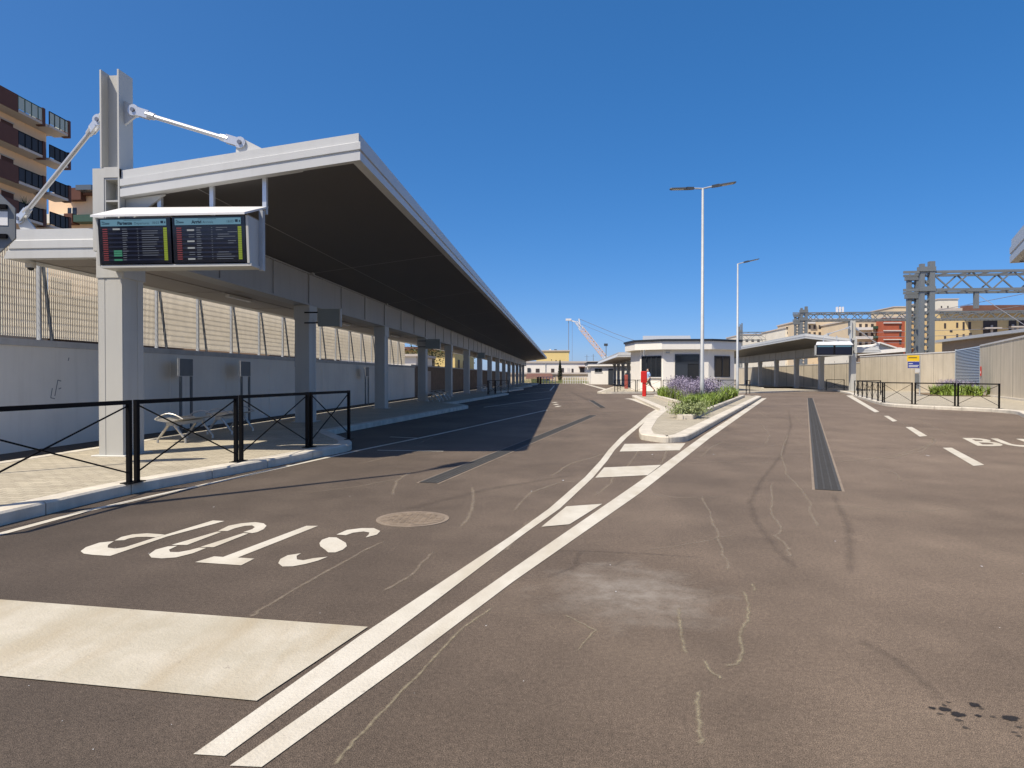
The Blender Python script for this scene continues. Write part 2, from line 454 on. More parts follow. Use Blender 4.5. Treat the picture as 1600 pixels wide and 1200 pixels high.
def props(o, label=None, cat=None, group=None, kind=None):
    if label: o['label'] = label
    if cat: o['category'] = cat
    if group: o['group'] = group
    if kind: o['kind'] = kind
    return o
def thing(name, loc, label, cat, group=None):
    o = bpy.data.objects.new(name, None); C.objects.link(o)
    o.empty_display_size = 0.3
    o.location = loc; ORIG[o.name] = Vector(loc)
    return props(o, label, cat, group)
def struct(mb, name, material, smooth=False):
    return props(mb.build(name, material, smooth=smooth), kind='structure')
def copy_tree(o, loc=None, rz=None, label=None, parent=None, scale=None):
    c = o.copy(); C.objects.link(c)
    if parent: c.parent = parent
    if loc: c.location = loc
    if rz is not None: c.rotation_euler = (0, 0, rz)
    if scale: c.scale = scale
    if label: c['label'] = label
    for ch in list(o.children): copy_tree(ch, parent=c)
    return c
def text_mesh(body, size, name, material, parent, place, bold=0.0, align='LEFT'):
    """lettering as a flat mesh; place maps text (x, y) to world"""
    cu = bpy.data.curves.new(name, 'FONT'); cu.body = body; cu.size = size; cu.align_x = align; cu.offset = bold
    cu.resolution_u = 3
    t = bpy.data.objects.new(name, cu); C.objects.link(t)
    bpy.context.view_layer.update()
    me = bpy.data.meshes.new_from_object(t.evaluated_get(bpy.context.evaluated_depsgraph_get()))
    vs = [tuple(v.co) for v in me.vertices]; fs = [tuple(p.vertices) for p in me.polygons]
    bpy.data.objects.remove(t); bpy.data.curves.remove(cu); bpy.data.meshes.remove(me)
    mb = MB(); mb.add([place(v[0], v[1]) for v in vs], fs)
    return mb.build(name, material, parent)
def fillet(pts, rad, seg=6):
    """round the inner corners of an open polyline; rad = radius list or number"""
    out = [Vector(pts[0][:2])]
    for k in range(1, len(pts) - 1):
        r = rad[k] if isinstance(rad, (list, tuple)) else rad
        p = Vector(pts[k][:2]); a = Vector(pts[k - 1][:2]) - p; b = Vector(pts[k + 1][:2]) - p
        if not r: out.append(p); continue
        la, lb = a.length, b.length; a.normalize(); b.normalize()
        t = min(r, la * 0.45, lb * 0.45)
        for i in range(seg + 1):
            u = i / seg
            out.append(p + a * t * (1 - u) ** 2 + b * t * u ** 2)
    out.append(Vector(pts[-1][:2])); return out
def offset_line(pts, d):
    out = []
    for k, p in enumerate(pts):
        a = (p - pts[k - 1]).normalized() if k else (pts[1] - p).normalized()
        b = (pts[k + 1] - p).normalized() if k < len(pts) - 1 else a
        n = Vector((-(a + b).y, (a + b).x)); n.normalize()
        c = max(0.35, n.dot(Vector((-a.y, a.x))))
        out.append(p + n * d / c)
    return out
def resample(pts, step):
    out = [pts[0].copy()]; acc = 0
    for a, b in zip(pts, pts[1:]):
        L = (b - a).length; n = max(1, int(L / step)); 
        for i in range(1, n + 1): out.append(a + (b - a) * i / n)
    return out
def kerb_blocks(mb, pts, w, z0, z1, block=1.0):
    """kerb stones along a polyline (inside lies to the left for w > 0): bevelled top edge, thin joints"""
    s_ = 0
    pts = resample(pts, 0.25 if len(pts) < 400 else 1)
    inn = offset_line(pts, w); lip = offset_line(pts, math.copysign(0.02, w))
    acc = 0
    for k in range(len(pts) - 1):
        L = (pts[k + 1] - pts[k]).length
        g0 = 0.0
        if acc >= block: g0 = min(0.013 / max(L, 1e-3), 0.3); acc = 0
        acc += L
        def I(q, t): return q[k] + (q[k + 1] - q[k]) * t
        ring = []
        for t in (g0, 1.0):
            o_, l_, i_ = I(pts, t), I(lip, t), I(inn, t)
            ring.append([(o_.x, o_.y, z0), (o_.x, o_.y, z1 - 0.02), (l_.x, l_.y, z1), (i_.x, i_.y, z1), (i_.x, i_.y, z0)])
        vs = ring[0] + ring[1]
        fs = [(i, i + 1, 5 + i + 1, 5 + i) for i in range(4)]
        if g0 or k == 0: fs.append((4, 3, 2, 1, 0))
        if k == len(pts) - 2: fs.append((5, 6, 7, 8, 9))
        mb.add(vs, fs)
    return inn
def stripe(mb, pts, w, z, taper=None):
    pts = [Vector(p[:2]) for p in pts]
    a = offset_line(pts, w / 2); b = offset_line(pts, -w / 2)
    for k in range(len(pts) - 1):
        mb.add([(a[k].x, a[k].y, z), (b[k].x, b[k].y, z), (b[k + 1].x, b[k + 1].y, z), (a[k + 1].x, a[k + 1].y, z)], [(0, 1, 2, 3)])
def tri_flat(mb, poly, z):
    mb.poly([(p[0], p[1]) for p in poly], z)

# ================================================================== GROUND AND ROAD
struct(MB().poly([(-1500, -300), (1500, -300), (1500, 2500), (-1500, 2500)], -0.03), 'ground', 'ground_dirt')
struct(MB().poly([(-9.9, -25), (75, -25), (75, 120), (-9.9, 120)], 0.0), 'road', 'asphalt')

# ---- left platform: saw-tooth kerb line
noseY = [11.75, 27.5, 48.0, 66.5, 85.0, 103.5]
startY = [14.5, 30.0, 50.5, 69.0, 87.5, 106.0]
kl = [(-4.95, -12), (-4.95, 5.5), (-4.86, 7.17), (-4.3, 9.11)]
rd = [0, 0, 0.6, 0.8]
for k in range(6):
    nx = -3.72 if k == 0 else -3.84
    kl += [(nx - 0.02, noseY[k] - 0.1), (nx - 0.22, noseY[k] + 0.55), (-5.22, startY[k])]
    rd += [0.35, 0.4, 0.15]
kl.append((-3.9, 122)); rd.append(0)
line = fillet(kl, rd)
mb = MB(); inner = kerb_blocks(mb, line, 0.24, -0.01, KERB)
struct(mb, 'kerb', 'kerb_concrete')
mb = MB()
pp = [(p.x, p.y) for p in inner]
for a, b in zip(pp, pp[1:]):
    mb.add([(a[0], a[1], KERB - 0.005), (b[0], b[1], KERB - 0.005), (-7.7, b[1], KERB - 0.005), (-7.7, a[1], KERB - 0.005)], [(0, 1, 2, 3)])
struct(mb, 'pavement', 'pavers')
mb = MB(); kerb_blocks(mb, [Vector((-7.9, 122)), Vector((-7.9, -12))], 0.2, -0.01, KERB)
struct(mb, 'kerb', 'kerb_concrete')

# ---- island between the two lanes
isl = [(11.9, 43.0), (4.35, 43.2), (4.22, 41.0), (3.62, 25.3), (2.41, 19.48), (1.72, 15.56), (1.6, 14.1), (2.01, 13.42), (2.46, 13.72), (2.74, 14.5), (12.0, 41.8), (11.9, 43.0)]
line = fillet(isl, [0, .4, .3, .7, .6, .5, .25, .25, .25, .3, .3, 0])
mb = MB(); kerb_blocks(mb, line, 0.28, -0.01, KERB); inner = offset_line(line, 0.1)
struct(mb, 'kerb', 'kerb_concrete')
mb = MB(); mb.poly([(p.x, p.y) for p in inner[:-1]], KERB - 0.005); struct(mb, 'pavement', 'pavers')
plp = [(3.18, 19.0), (3.62, 19.02), (10.5, 39.8), (5.25, 39.7), (4.93, 28.97), (3.18, 19.0)]
line = fillet(plp, [0, 0.05, .2, .2, .8, 0])
mb = MB(); inner = kerb_blocks(mb, line, 0.14, KERB - 0.01, KERB + 0.13)
props(mb.build('planter_edging', 'kerb_concrete'), 'raised concrete edging round the lavender bed on the traffic island', 'edging')
mb = MB(); mb.poly([(p.x, p.y) for p in inner[:-1]], KERB + 0.07)
props(mb.build('planting_bed', 'soil'), kind='structure')

# ---- right platform
kr = [G(1240, 602)[:2]] if False else []
kr = [(25.5, 66.5), (20.97, 51.2), (17.81, 42.23), (15.2, 34.2), (14.1, 30.6), (14.35, 29.0), (15.0, 27.7), (15.85, 26.1), (15.75, 24.6), (14.36, 22.1), (12.75, 17.0), (12.2, -8)]
line = fillet(kr, [0, .6, .6, .8, .8, .7, .7, .8, .9, 1.2, 2, 0])
mb = MB(); inner = kerb_blocks(mb, line, 0.26, -0.01, KERB)
struct(mb, 'kerb', 'kerb_concrete')
mb = MB(); mb.poly([(p.x, p.y) for p in inner] + [(75, -8), (75, 68)], KERB - 0.005); struct(mb, 'pavement', 'pavers')

# ---- kiosk platform and the far platform under the right canopy
kp = [(26.5, 80), (24.5, 62), (20, 59.0), (14.6, 53.6), (3.3, 51.4), (2.85, 52.2), (6.2, 80), (26.5, 80)]
line = fillet(kp, [0, .8, .8, .8, .5, .4, .8, 0])
mb = MB(); inner = kerb_blocks(mb, list(reversed(line)), -0.26, -0.01, KERB); struct(mb, 'kerb', 'kerb_concrete')
mb = MB(); mb.poly([(p.x, p.y) for p in inner[:-1]], KERB - 0.005); struct(mb, 'pavement', 'pavers')
noses = [(19.0, 117), (20.2, 100), (20.4, 84), (20.6, 70)]
fp = [(40, 66.6), (25.2, 66.7), (19.8, 69.0), (21.2, 74), (19.6, 84), (21.0, 88), (19.4, 102), (21, 106), (20, 118), (40, 118)]
line = fillet(fp, .5)
mb = MB(); inner = kerb_blocks(mb, list(reversed(line)), 0.26, -0.01, KERB) if False else kerb_blocks(mb, line, -0.26, -0.01, KERB)
struct(mb, 'kerb', 'kerb_concrete')
mb = MB(); mb.poly([(p.x, p.y) for p in inner], KERB - 0.005); struct(mb, 'pavement', 'pavers')

# ---- painted lines (one sheet, structure)
Z1 = 0.004
lm = MB()
stripe(lm, [(-4.72, -6), (-4.72, 4.4), (-4.66, 6.19), (-4.39, 7.64), (-3.93, 10.06), (-3.60, 11.8), (-2.82, 15.2), (-0.62, 26.3)], 0.085, Z1)
for a, b in (((-3.36, 28.4), (-0.75, 40.5)), ((-3.36, 48.9), (-0.8, 60.5)), ((-3.4, 67.4), (-0.8, 79)), ((-3.4, 86), (-0.8, 97))): stripe(lm, [a, b], 0.1, Z1)
for a, b in (((-3.75, 14.35), (-3.0, 14.1)), ((-3.3, 11.75), (-2.1, 11.68)), ((-3.3, 29.4), (-2.4, 29.1))): stripe(lm, [a, b], 0.07, Z1)
stripe(lm, [(-1.2, 62), (-1.25, 96)], 0.15, Z1)
for q in ((866, 629), (868, 632), (871, 635)):
    p = G(*q); stripe(lm, [(p[0] - 0.05, p[1] - 0.5), (p[0] + 0.1, p[1] + 0.5)], 0.18, Z1)
def quad(*px): tri_flat(lm, [G(*p) for p in px], Z1 + 0.0018)
# double line: outer edges surveyed
def band(L, Rr):
    for k in range(len(L) - 1): tri_flat(lm, [G(*L[k]), G(*Rr[k]), G(*Rr[k + 1]), G(*L[k + 1])], Z1)
band([(302, 1180), (560, 996), (800, 837), (858, 795), (914, 746), (938, 720), (951, 703), (970, 683), (993, 665), (1013, 647), (1024, 640), (1016, 636), (984, 624), (976, 623)],
     [(351, 1183), (600, 1001), (816, 837), (875, 795), (927, 746), (949, 720), (960, 704), (980, 683), (1001, 665), (1023, 647), (1031, 640), (1025, 635), (990, 623), (983, 622.6)])
band([(359, 1198), (600, 1030), (800, 890), (1000, 752), (1100, 680), (1190, 622.5)], [(409, 1200), (640, 1032), (800, 911), (1000, 771), (1110, 684), (1198, 622)])
sb_ = MB(); tri_flat(sb_, [G(*p) for p in ((0, 938), (575, 981), (401, 1097), (0, 1058))] + [(-4.4, 2.95), (-4.4, 3.85)], Z1 + 0.0018); struct(sb_, 'road_marking', 'stained_paint')
quad((885, 792), (941, 788), (890, 820), (846, 824))
quad((944, 731), (1033, 727), (1012, 743), (930, 747))
quad((976, 694), (1071, 693), (1062, 704), (968, 706))
# dashes of the bus bay, and the line along the right kerb
quad((1322, 618), (1331, 618), (1374, 643.5), (1367, 644.5))
quad((1381, 650), (1388, 650), (1402, 658), (1395, 659))
quad((1415, 667.5), (1425, 667.5), (1449, 681.5), (1437, 682.5))
quad((1473, 700), (1487, 700), (1538, 727), (1521, 728.5))
quad((1181, 603.5), (1184, 603), (1212, 610), (1216, 611)); quad((1180, 604), (1216, 611), (1214, 612), (1176, 605))
quad((1214, 609.3), (1281, 609.3), (1281, 610.5), (1211, 610.5))
quad((900, 596.5), (903, 596.5), (965, 612), (958, 613))
struct(lm, 'road_marking', 'road_paint')
# ---- STOP lettering (read by drivers coming from the far side)
def zz(pts): return [G(100 + x * 0.325, 780 + y * 0.325) for x, y in pts]
st = MB()
for pl in ([(716, 104), (772, 107), (500, 180), (222, 275), (140, 270), (95, 264), (80, 252), (105, 233), (170, 211), (240, 204), (212, 222), (210, 235), (245, 240), (290, 234), (440, 186), (490, 172)],
           [(243, 201), (275, 184), (330, 171), (400, 166), (460, 170), (485, 173), (440, 185), (400, 183), (350, 184), (310, 191), (290, 199)],
           [(740, 155), (790, 130), (850, 118), (920, 112), (960, 118), (974, 130), (960, 146), (930, 160), (905, 165), (862, 160), (905, 146), (918, 136), (905, 128), (870, 130), (820, 142), (787, 155)],
           [(517, 222), (735, 158), (757, 159), (592, 222)], [(655, 232), (862, 165), (886, 167), (720, 233)],
           [(545, 226), (500, 229), (440, 245), (408, 268), (420, 283), (470, 287), (540, 282), (620, 262), (685, 236), (650, 235), (600, 248), (550, 257), (510, 256), (505, 245), (530, 233)],
           [(1165, 130), (1222, 130), (835, 283), (765, 280)], [(630, 305), (722, 277), (765, 280), (835, 283), (915, 288), (852, 320)],
           [(1310, 172), (1360, 150), (1430, 141), (1490, 141), (1521, 155), (1505, 172), (1450, 186), (1465, 172), (1468, 162), (1440, 157), (1390, 163), (1355, 175)],
           [(1228, 213), (1240, 197), (1275, 185), (1310, 186), (1335, 200), (1355, 212), (1360, 228), (1340, 245), (1305, 258), (1270, 258), (1255, 245), (1232, 228)],
           [(1030, 310), (1040, 290), (1075, 272), (1140, 262), (1118, 275), (1120, 292), (1150, 296), (1200, 286), (1268, 279), (1220, 298), (1160, 314), (1100, 325), (1050, 326)]):
    tri_flat(st, zz(pl), Z1)
struct(st, 'road_marking', 'road_paint')
# ---- BUS lettering in the bay on the right
b0 = Vector(G(1522, 696.5)); bt = Vector(G(1499, 684.3)); bx = Vector(G(1604, 698)) - b0
bx = bx.normalized()
def bus_place(x, y):
    p = b0 + bx * (x * 0.98) + (bt - b0) * (y / 0.71)
    return (p.x, p.y, Z1)
bt_ = text_mesh('BUS', 1.0, 'road_marking', 'road_paint', None, bus_place, bold=0.02)
props(bt_, kind='structure')

# ---- marks on the asphalt: dust lines, tyre marks, wet spots (surface pattern of the road)
def mark(pts, w, z, m_, wob=0.0):
    q = []
    for a, b in zip(pts, pts[1:]):
        for i in range(6):
            u = i / 6; q.append((a[0] + (b[0] - a[0]) * u, a[1] + (b[1] - a[1]) * u))
    q.append(pts[-1])
    g = [Vector(G(*p)) for p in q]
    if wob: g = [p + Vector((random.uniform(-wob, wob), random.uniform(-wob, wob))) for p in g]
    w *= 1.5
    a = offset_line(g, w / 2); b = offset_line(g, -w / 2)
    for k in range(len(g) - 1):
        e0 = .25 if k == 0 else 1.0; e1 = .25 if k == len(g) - 2 else 1.0
        m_.add([(a[k].x, a[k].y, z), (g[k].x, g[k].y, z), (g[k + 1].x, g[k + 1].y, z), (a[k + 1].x, a[k + 1].y, z)], [(0, 1, 2, 3)]); m_.fade += [0, e0, e1, 0]
        m_.add([(g[k].x, g[k].y, z), (b[k].x, b[k].y, z), (b[k + 1].x, b[k + 1].y, z), (g[k + 1].x, g[k + 1].y, z)], [(0, 1, 2, 3)]); m_.fade += [e0, 0, 0, e1]
Z2 = 0.0025
d1 = MB()
for pts, w in (([(1232, 675), (1221, 710), (1228, 740), (1252, 765), (1265, 785), (1268, 808), (1280, 823)], .035),
               ([(1205, 755), (1208, 780), (1204, 800), (1214, 815), (1222, 830), (1212, 838), (1228, 850), (1236, 872)], .03),
               ([(1096, 775), (1108, 800), (1118, 826), (1126, 855), (1142, 895)], .03),
               ([(1188, 662), (1203, 680), (1195, 696)], .035), ([(1239, 646), (1250, 660), (1264, 668)], .03),
               ([(1302, 722), (1350, 718), (1400, 712), (1440, 700), (1459, 690), (1456, 682)], .06),
               ([(1060, 724), (1140, 721), (1215, 724)], .05), ([(1050, 712), (1150, 710), (1265, 716)], .04),
               ([(1125, 700), (1200, 697), (1266, 690)], .05),
               ([(1420, 650), (1450, 663), (1482, 678)], .05), ([(1378, 732), (1400, 740), (1408, 752)], .03),
               ([(737, 760), (741, 785), (730, 812), (719, 824)], .05), ([(640, 738), (620, 752), (612, 775)], .05),
               ([(760, 872), (790, 858), (820, 822), (835, 810)], .04), ([(800, 800), (830, 770), (870, 755), (940, 748)], .04),
               ([(600, 845), (548, 872), (420, 945), (390, 965)], .03), ([(860, 745), (890, 725), (960, 705)], .05),
               ([(1045, 700), (1035, 722), (990, 760)], .05), ([(930, 775), (955, 755), (962, 735)], .045),
               ([(640, 700), (700, 672), (780, 655), (880, 640)], .06), ([(880, 650), (930, 642), (985, 652)], .08),
               ([(560, 725), (620, 712), (700, 706)], .04), ([(1005, 770), (1060, 778), (1140, 776)], .03), ([(1350, 640), (1400, 655), (1462, 690), (1440, 705), (1380, 718)], .05), ([(1180, 640), (1195, 650), (1215, 655)], .04), ([(1130, 690), (1110, 700), (1095, 715)], .04), ([(1310, 790), (1400, 800), (1500, 796)], .02), ([(680, 860), (640, 900), (600, 925)], .03), ([(1010, 690), (990, 715), (970, 745)], .04), ([(480, 770), (560, 760), (640, 745)], .03), ([(1010, 860), (1080, 850), (1150, 835)], .02)): mark(pts, w, Z2, d1, 0.012)
struct(d1, 'road_marking', 'dust_mark')
d2 = MB()
for pts, w in (([(1060, 950), (1063, 975), (1068, 1005), (1072, 1022)], .022), ([(1160, 922), (1171, 945), (1168, 970), (1156, 990), (1160, 1018), (1152, 1038), (1135, 1042)], .024),
               ([(1100, 1033), (1112, 1050), (1130, 1062)], .018), ([(1092, 1080), (1090, 1110), (1095, 1150), (1098, 1165)], .024),
               ([(770, 948), (720, 985), (640, 1070), (560, 1150), (520, 1200)], .02), ([(880, 960), (930, 985), (900, 1020)], .014),
               ([(1176, 912), (1180, 925)], .02)): mark(pts, w, Z2 + .0006, d2, 0.006)
struct(d2, 'road_marking', 'dust_mark_strong')
d3 = MB()
for pts, w in (([(1232, 640), (1236, 665), (1222, 710), (1190, 750), (1172, 785), (1182, 815), (1215, 860), (1245, 890)], .09),
               ([(1300, 770), (1325, 820), (1330, 900)], .09), ([(840, 860), (930, 862), (1020, 866), (1100, 872)], .05),
               ([(850, 905), (900, 885), (905, 862)], .06), ([(870, 880), (960, 884), (985, 872)], .025),
               ([(1060, 635), (1120, 655), (1200, 668)], .12), ([(1340, 1000), (1400, 1030), (1480, 1100)], .07),
               ([(890, 612), (920, 625), (942, 640)], .5), ([(700, 640), (800, 622)], .4), ([(620, 800), (760, 765), (900, 742)], .18)): mark(pts, w, Z2 - .0008, d3, 0.004)
struct(d3, 'road_marking', 'tyre_mark')
d4 = MB(); d5 = MB()
def spot(px, py, w, h, m_, z):
    c = G(px, py); sx = (G(px + w, py)[0] - c[0]) / 2; e = G(px, py - h); sy = (e[1] - c[1]) / 2; n = 16
    off = [random.uniform(.75, 1.15) for _ in range(n)]
    ring = [(c[0] + 1.2 * sx * off[i] * math.cos(2 * math.pi * i / n), c[1] + 1.2 * sy * off[i] * math.sin(2 * math.pi * i / n), z) for i in range(n)]
    m_.add([(c[0], c[1], z)] + ring, [(0, 1 + i, 1 + (i + 1) % n) for i in range(n)]); m_.fade += [1.35] + [0] * n
for q in ((1457, 1107, 13, 5), (1476, 1109, 22, 9), (1497, 1117, 26, 9), (1523, 1102, 22, 9), (1578, 1123, 34, 11), (1528, 1119, 14, 5)): spot(*q, d4, Z2)
for q in ((1475, 1103, 10, 5), (1498, 1126, 16, 7), (1509, 1138, 14, 5), (1551, 1121, 14, 5), (1468, 1116, 14, 4), (1592, 1137, 14, 5), (1584, 1145, 14, 4), (1592, 1151, 12, 5), (1482, 1098, 10, 3), (1533, 1108, 12, 4)): spot(*q, d5, Z2 + .0006)
d6 = MB(); rg = random.Random(12)
for i in range(34):
    px_, py_ = rg.uniform(0, 1600), 700 + 480 * rg.random() ** 1.3; s_ = rg.uniform(1.0, 2.4); spot(px_, py_, s_, s_ * .5, d6, Z2 + .0009)
struct(d6, 'road_marking', 'sticker_grey')
struct(d4, 'road_marking', 'wet_spot'); struct(d5, 'road_marking', 'damp_spot')

# ---- drain gratings and manhole
def grating(A, B, w, label, n=None):
    A = Vector(A); B = Vector(B); L = (B - A).length; d = (B - A).normalized(); nx = Vector((d.y, -d.x))
    t = thing('drain_grating', (A.x, A.y, 0), label, 'drain grating')
    xf = lambda u, v, z: (A.x + nx.x * u + d.x * v, A.y + nx.y * u + d.y * v, z)
    MB(xf).box(-w / 2, w / 2, 0, L, 0.001, 0.0035).build('channel', 'grate_void', t)
    m = MB(xf)
    m.box(-w / 2 - .02, -w / 2 + .015, 0, L, 0.0015, 0.010); m.box(w / 2 - .015, w / 2 + .02, 0, L, 0.0015, 0.010)
    k = 0.0; step = 0.05 if L < 15 else 0.06
    while k < L:
        m.box(-w / 2 + .015, w / 2 - .015, k, k + step * .45, 0.0015, 0.009); k += step
    for c in (-w / 6, w / 6): m.box(c - .008, c + .008, 0, L, 0.0015, 0.0085)
    m.build('grate', 'grate_iron', t)
    m = MB(xf); m.box(-w / 2 - .05, -w / 2 - .021, -.03, L + .03, 0.0005, 0.003); m.box(w / 2 + .021, w / 2 + .05, -.03, L + .03, 0.0005, 0.003)
    m.build('surround', 'mortar_edge', t)
grating((3.06, 8.02), (14.93, 42.0), 0.24, 'long black slotted drain grating running up the right-hand lane')
grating((-1.66, 8.2), (1.0, 22.8), 0.2, 'narrow drain grating crossing into the left canopy shadow')
grating((1.66, 28.5), (1.52, 37), 0.2, 'short far drain grating in the sunlit road beyond the shadow')
mc = G(645, 811)
t = thing('manhole_cover', (mc[0], mc[1], 0), 'round rusty manhole cover in the asphalt beyond the painted STOP', 'manhole cover')
MB().disc((mc[0], mc[1], 0.002), (0, 0, 1), 0.335, 0.006, 36).build('frame', 'mortar_edge', t)
m = MB().disc((mc[0], mc[1], 0.004), (0, 0, 1), 0.295, 0.008, 36)
for i in range(-4, 5):
    for j in range(-4, 5):
        if i * i + j * j < 17: m.box(mc[0] + i * .06 - .02, mc[0] + i * .06 + .02, mc[1] + j * .06 - .012, mc[1] + j * .06 + .012, .008, .0115)
m.build('cover', 'manhole_iron', t)

# ================================================================== CANOPIES
BAY = 7.42
def sweep(mb, path, rows):
    """path: (u, v, ztop, h, nu, nv); rows: (side_off, front_off, frac)"""
    n = len(rows); vs = []; fs = []
    for (u, v, zt, h, nu, nv) in path:
        for so, fo, fr in rows: vs.append((u + nu * so, v + nv * fo, zt - fr * h))
    for k in range(len(path) - 1):
        for i in range(n - 1): fs.append((k * n + i, (k + 1) * n + i, (k + 1) * n + i + 1, k * n + i + 1))
    mb.add(vs, fs)
FROWS = [(-.15, -.15, 0), (0, 0, 0), (0, 0, .31), (.035, .035, .345), (.035, .035, .60), (.008, .008, .615), (.008, .008, .69), (.03, .03, .705), (.03, .03, 1.0), (-.15, -.15, 1.0)]
WROWS = [(-.15, -.15, 0), (0, 0, 0), (0, 0, .36), (.02, .035, .40), (.12, .035, .66), (.12, .012, .675), (.14, .012, .73), (.15, .03, .745), (.2, .03, 1.0), (-.1, -.15, 1.0)]
def canopy(xf, base, ncol, L, label, mast=True, group='bus stop canopies'):
    t = thing('bus_canopy', base, label, 'canopy', group)
    zo = lambda u: 4.40 + 0.46 * u / 3.63
    # columns (each its own part; one mesh shared)
    proto = None
    for k in range(ncol):
        m = MB(xf); v0 = k * BAY
        m.bbox(-.37, 0, v0, v0 + .52, KERB - .01, 2.84, .012)
        m.box(-.372, -.27, v0 - .006, v0 + .1, KERB, 2.80); m.box(-.235, .004, v0 - .006, v0 + .12, KERB, 2.80)
        m.box(-.002, .008, v0 + .02, v0 + .16, KERB, 2.80); m.box(-.002, .008, v0 + .36, v0 + .5, KERB, 2.80)
        m.bbox(-.40, .03, v0 - .02, v0 + .54, 2.80, 3.18, .015)
        m.bbox(-.46, .09, v0 - .08, v0 + .6, KERB - .004, KERB + .012, .01)
        m.build('column', 'canopy_metal', t)
    # girder along the column heads
    m = MB(xf)
    m.box(-.30, -.02, .28, L - .2, 3.18, 4.03); m.box(-.36, .035, .26, L - .2, 3.165, 3.20); m.box(-.36, .03, .27, L - .2, 3.98, 4.01)
    for k in range(ncol):
        v0 = k * BAY + (.30 if k == 0 else 0)
        m.box(-.021, .012, v0 + .02, v0 + .50 if k else v0 + .2, 3.21, 3.97); m.box(0, .09, v0 + .05, v0 + .2, 3.985, 4.09)
        m.box(-.018, .004, v0 + 2.6, v0 + 2.63, 3.21, 3.97); m.box(-.018, .004, v0 + 5.0, v0 + 5.03, 3.21, 3.97)
    m.build('girder', 'beam_metal', t)
    # front roof
    m = MB(xf)
    m.add([(-.02, .12, 4.36), (3.55, .12, zo(3.55) - .03), (3.55, L, zo(3.55) - .03), (-.02, L, 4.36)], [(0, 1, 2, 3)])
    m.build('roof', 'fascia_metal', t)
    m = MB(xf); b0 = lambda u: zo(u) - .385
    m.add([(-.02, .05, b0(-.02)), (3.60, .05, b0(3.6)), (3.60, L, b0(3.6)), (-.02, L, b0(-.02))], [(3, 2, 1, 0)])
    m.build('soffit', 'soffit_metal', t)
    m = MB(xf)
    for u in (1.1,): m.add([(u - .012, .1, b0(u) - .006), (u + .012, .1, b0(u) - .006), (u + .012, L, b0(u) - .006), (u - .012, L, b0(u) - .006)], [(0, 1, 2, 3)])
    for k in range(1, ncol):
        v = k * BAY + .1
        m.add([(.05, v, b0(.05) - .010), (3.55, v, b0(3.55) - .010), (3.55, v + .03, b0(3.55) - .010), (.05, v + .03, b0(.05) - .010)], [(0, 1, 2, 3)])
    m.build('joint_strip', 'soffit_joint', t)
    m = MB(xf); Hf = .40
    sweep(m, [(0, 0, 4.40, Hf, 0, -1), (3.63, 0, 4.86, Hf, 1, -1), (3.63, L, 4.86, Hf, 1, 1), (0, L, 4.40, Hf, 0, 1)], FROWS)
    m.build('fascia', 'fascia_metal', t)
    # lower rear roof
    m = MB(xf)
    VW = 1.0
    m.box(-2.46, -.301, VW + .1, L - .1, 3.66, 3.74)
    m.build('rear_roof', 'fascia_metal', t)
    m = MB(xf); m.box(-2.72, -.301, VW + .06, L - .06, 3.30, 3.33)
    for k in range(ncol * 2): m.box(-2.6, -.38, k * BAY / 2 + 1.9, k * BAY / 2 + 1.92, 3.292, 3.301)
    m.box(-1.36, -1.34, VW + .1, L - .1, 3.288, 3.301); m.build('rear_soffit', 'rear_soffit', t)
    m = MB(xf)
    sweep(m, [(-.305, VW, 3.78, .49, 0, -1), (-2.54, VW, 3.78, .49, -1, -1), (-2.54, L, 3.78, .49, -1, 1), (-.305, L, 3.78, .49, 0, 1)], WROWS)
    m.build('rear_fascia', 'fascia_metal', t)
    if mast:
        m = MB(xf)
        m.box(-.43, -.252, -.03, .34, 3.20, 4.43); m.box(-.25, -.23, -.02, .30, 3.20, 4.42); m.box(-.03, -.006, -.035, .30, 3.20, 4.42)
        m.box(-.232, -.028, .2, .22, 3.2, 4.3)
        for z in (3.45, 3.93, 4.26): m.box(-.231, -.029, -.02, .2, z, z + .025)
        m.box(-.25, -.006, -.034, .19, 4.29, 4.445)
        m.box(-.31, -.285, -.03, .30, 4.44, 5.90); m.box(-.035, -.01, -.03, .30, 4.44, 5.90); m.box(-.286, -.034, .13, .15, 4.44, 5.88)
        m.add([(.0, .1, 3.62), (.0, .1, 4.0), (.62, .1, 4.06), (.0, .14, 3.62), (.0, .14, 4.0), (.62, .14, 4.06)], [(0, 1, 2), (5, 4, 3), (0, 2, 5, 3), (1, 0, 3, 4), (2, 1, 4, 5)])
        m.build('mast', 'canopy_metal', t)
        def tie(a, b, upa):
            a = Vector(a); b = Vector(b); d = (b - a).normalized()
            rod = MB(xf).tube([a + d * .30, b - d * .30], .036, 12).build('tie_rod', 'rod_metal', t, smooth=False)
            for p, s in ((a, 1), (b, -1)):
                q = MB(xf)
                for o in (-.05, .035):
                    q.bar(p + Vector((0, o + .0075, 0)) - d * s * .06, p + Vector((0, o + .0075, 0)) + d * s * .24, .018, .12, (0, 0, 1))
                q.tube([p + d * s * .2, p + d * s * .33], [.06, .05], 10)
                q.disc(p, (0, 1, 0), .085, .10, 14)
                q.build('clevis', 'rod_metal', rod)
                MB(xf).disc(p, (0, 1, 0), .032, .15, 8).build('pin', 'steel_bolt', rod)
            g = MB(xf)
            return rod
        tie((.14, .12, 5.33), (1.80, .12, 4.80), 1)
        tie((-.42, .12, 5.20), (-2.56, 1.12, 3.98), 0)
        m = MB(xf)
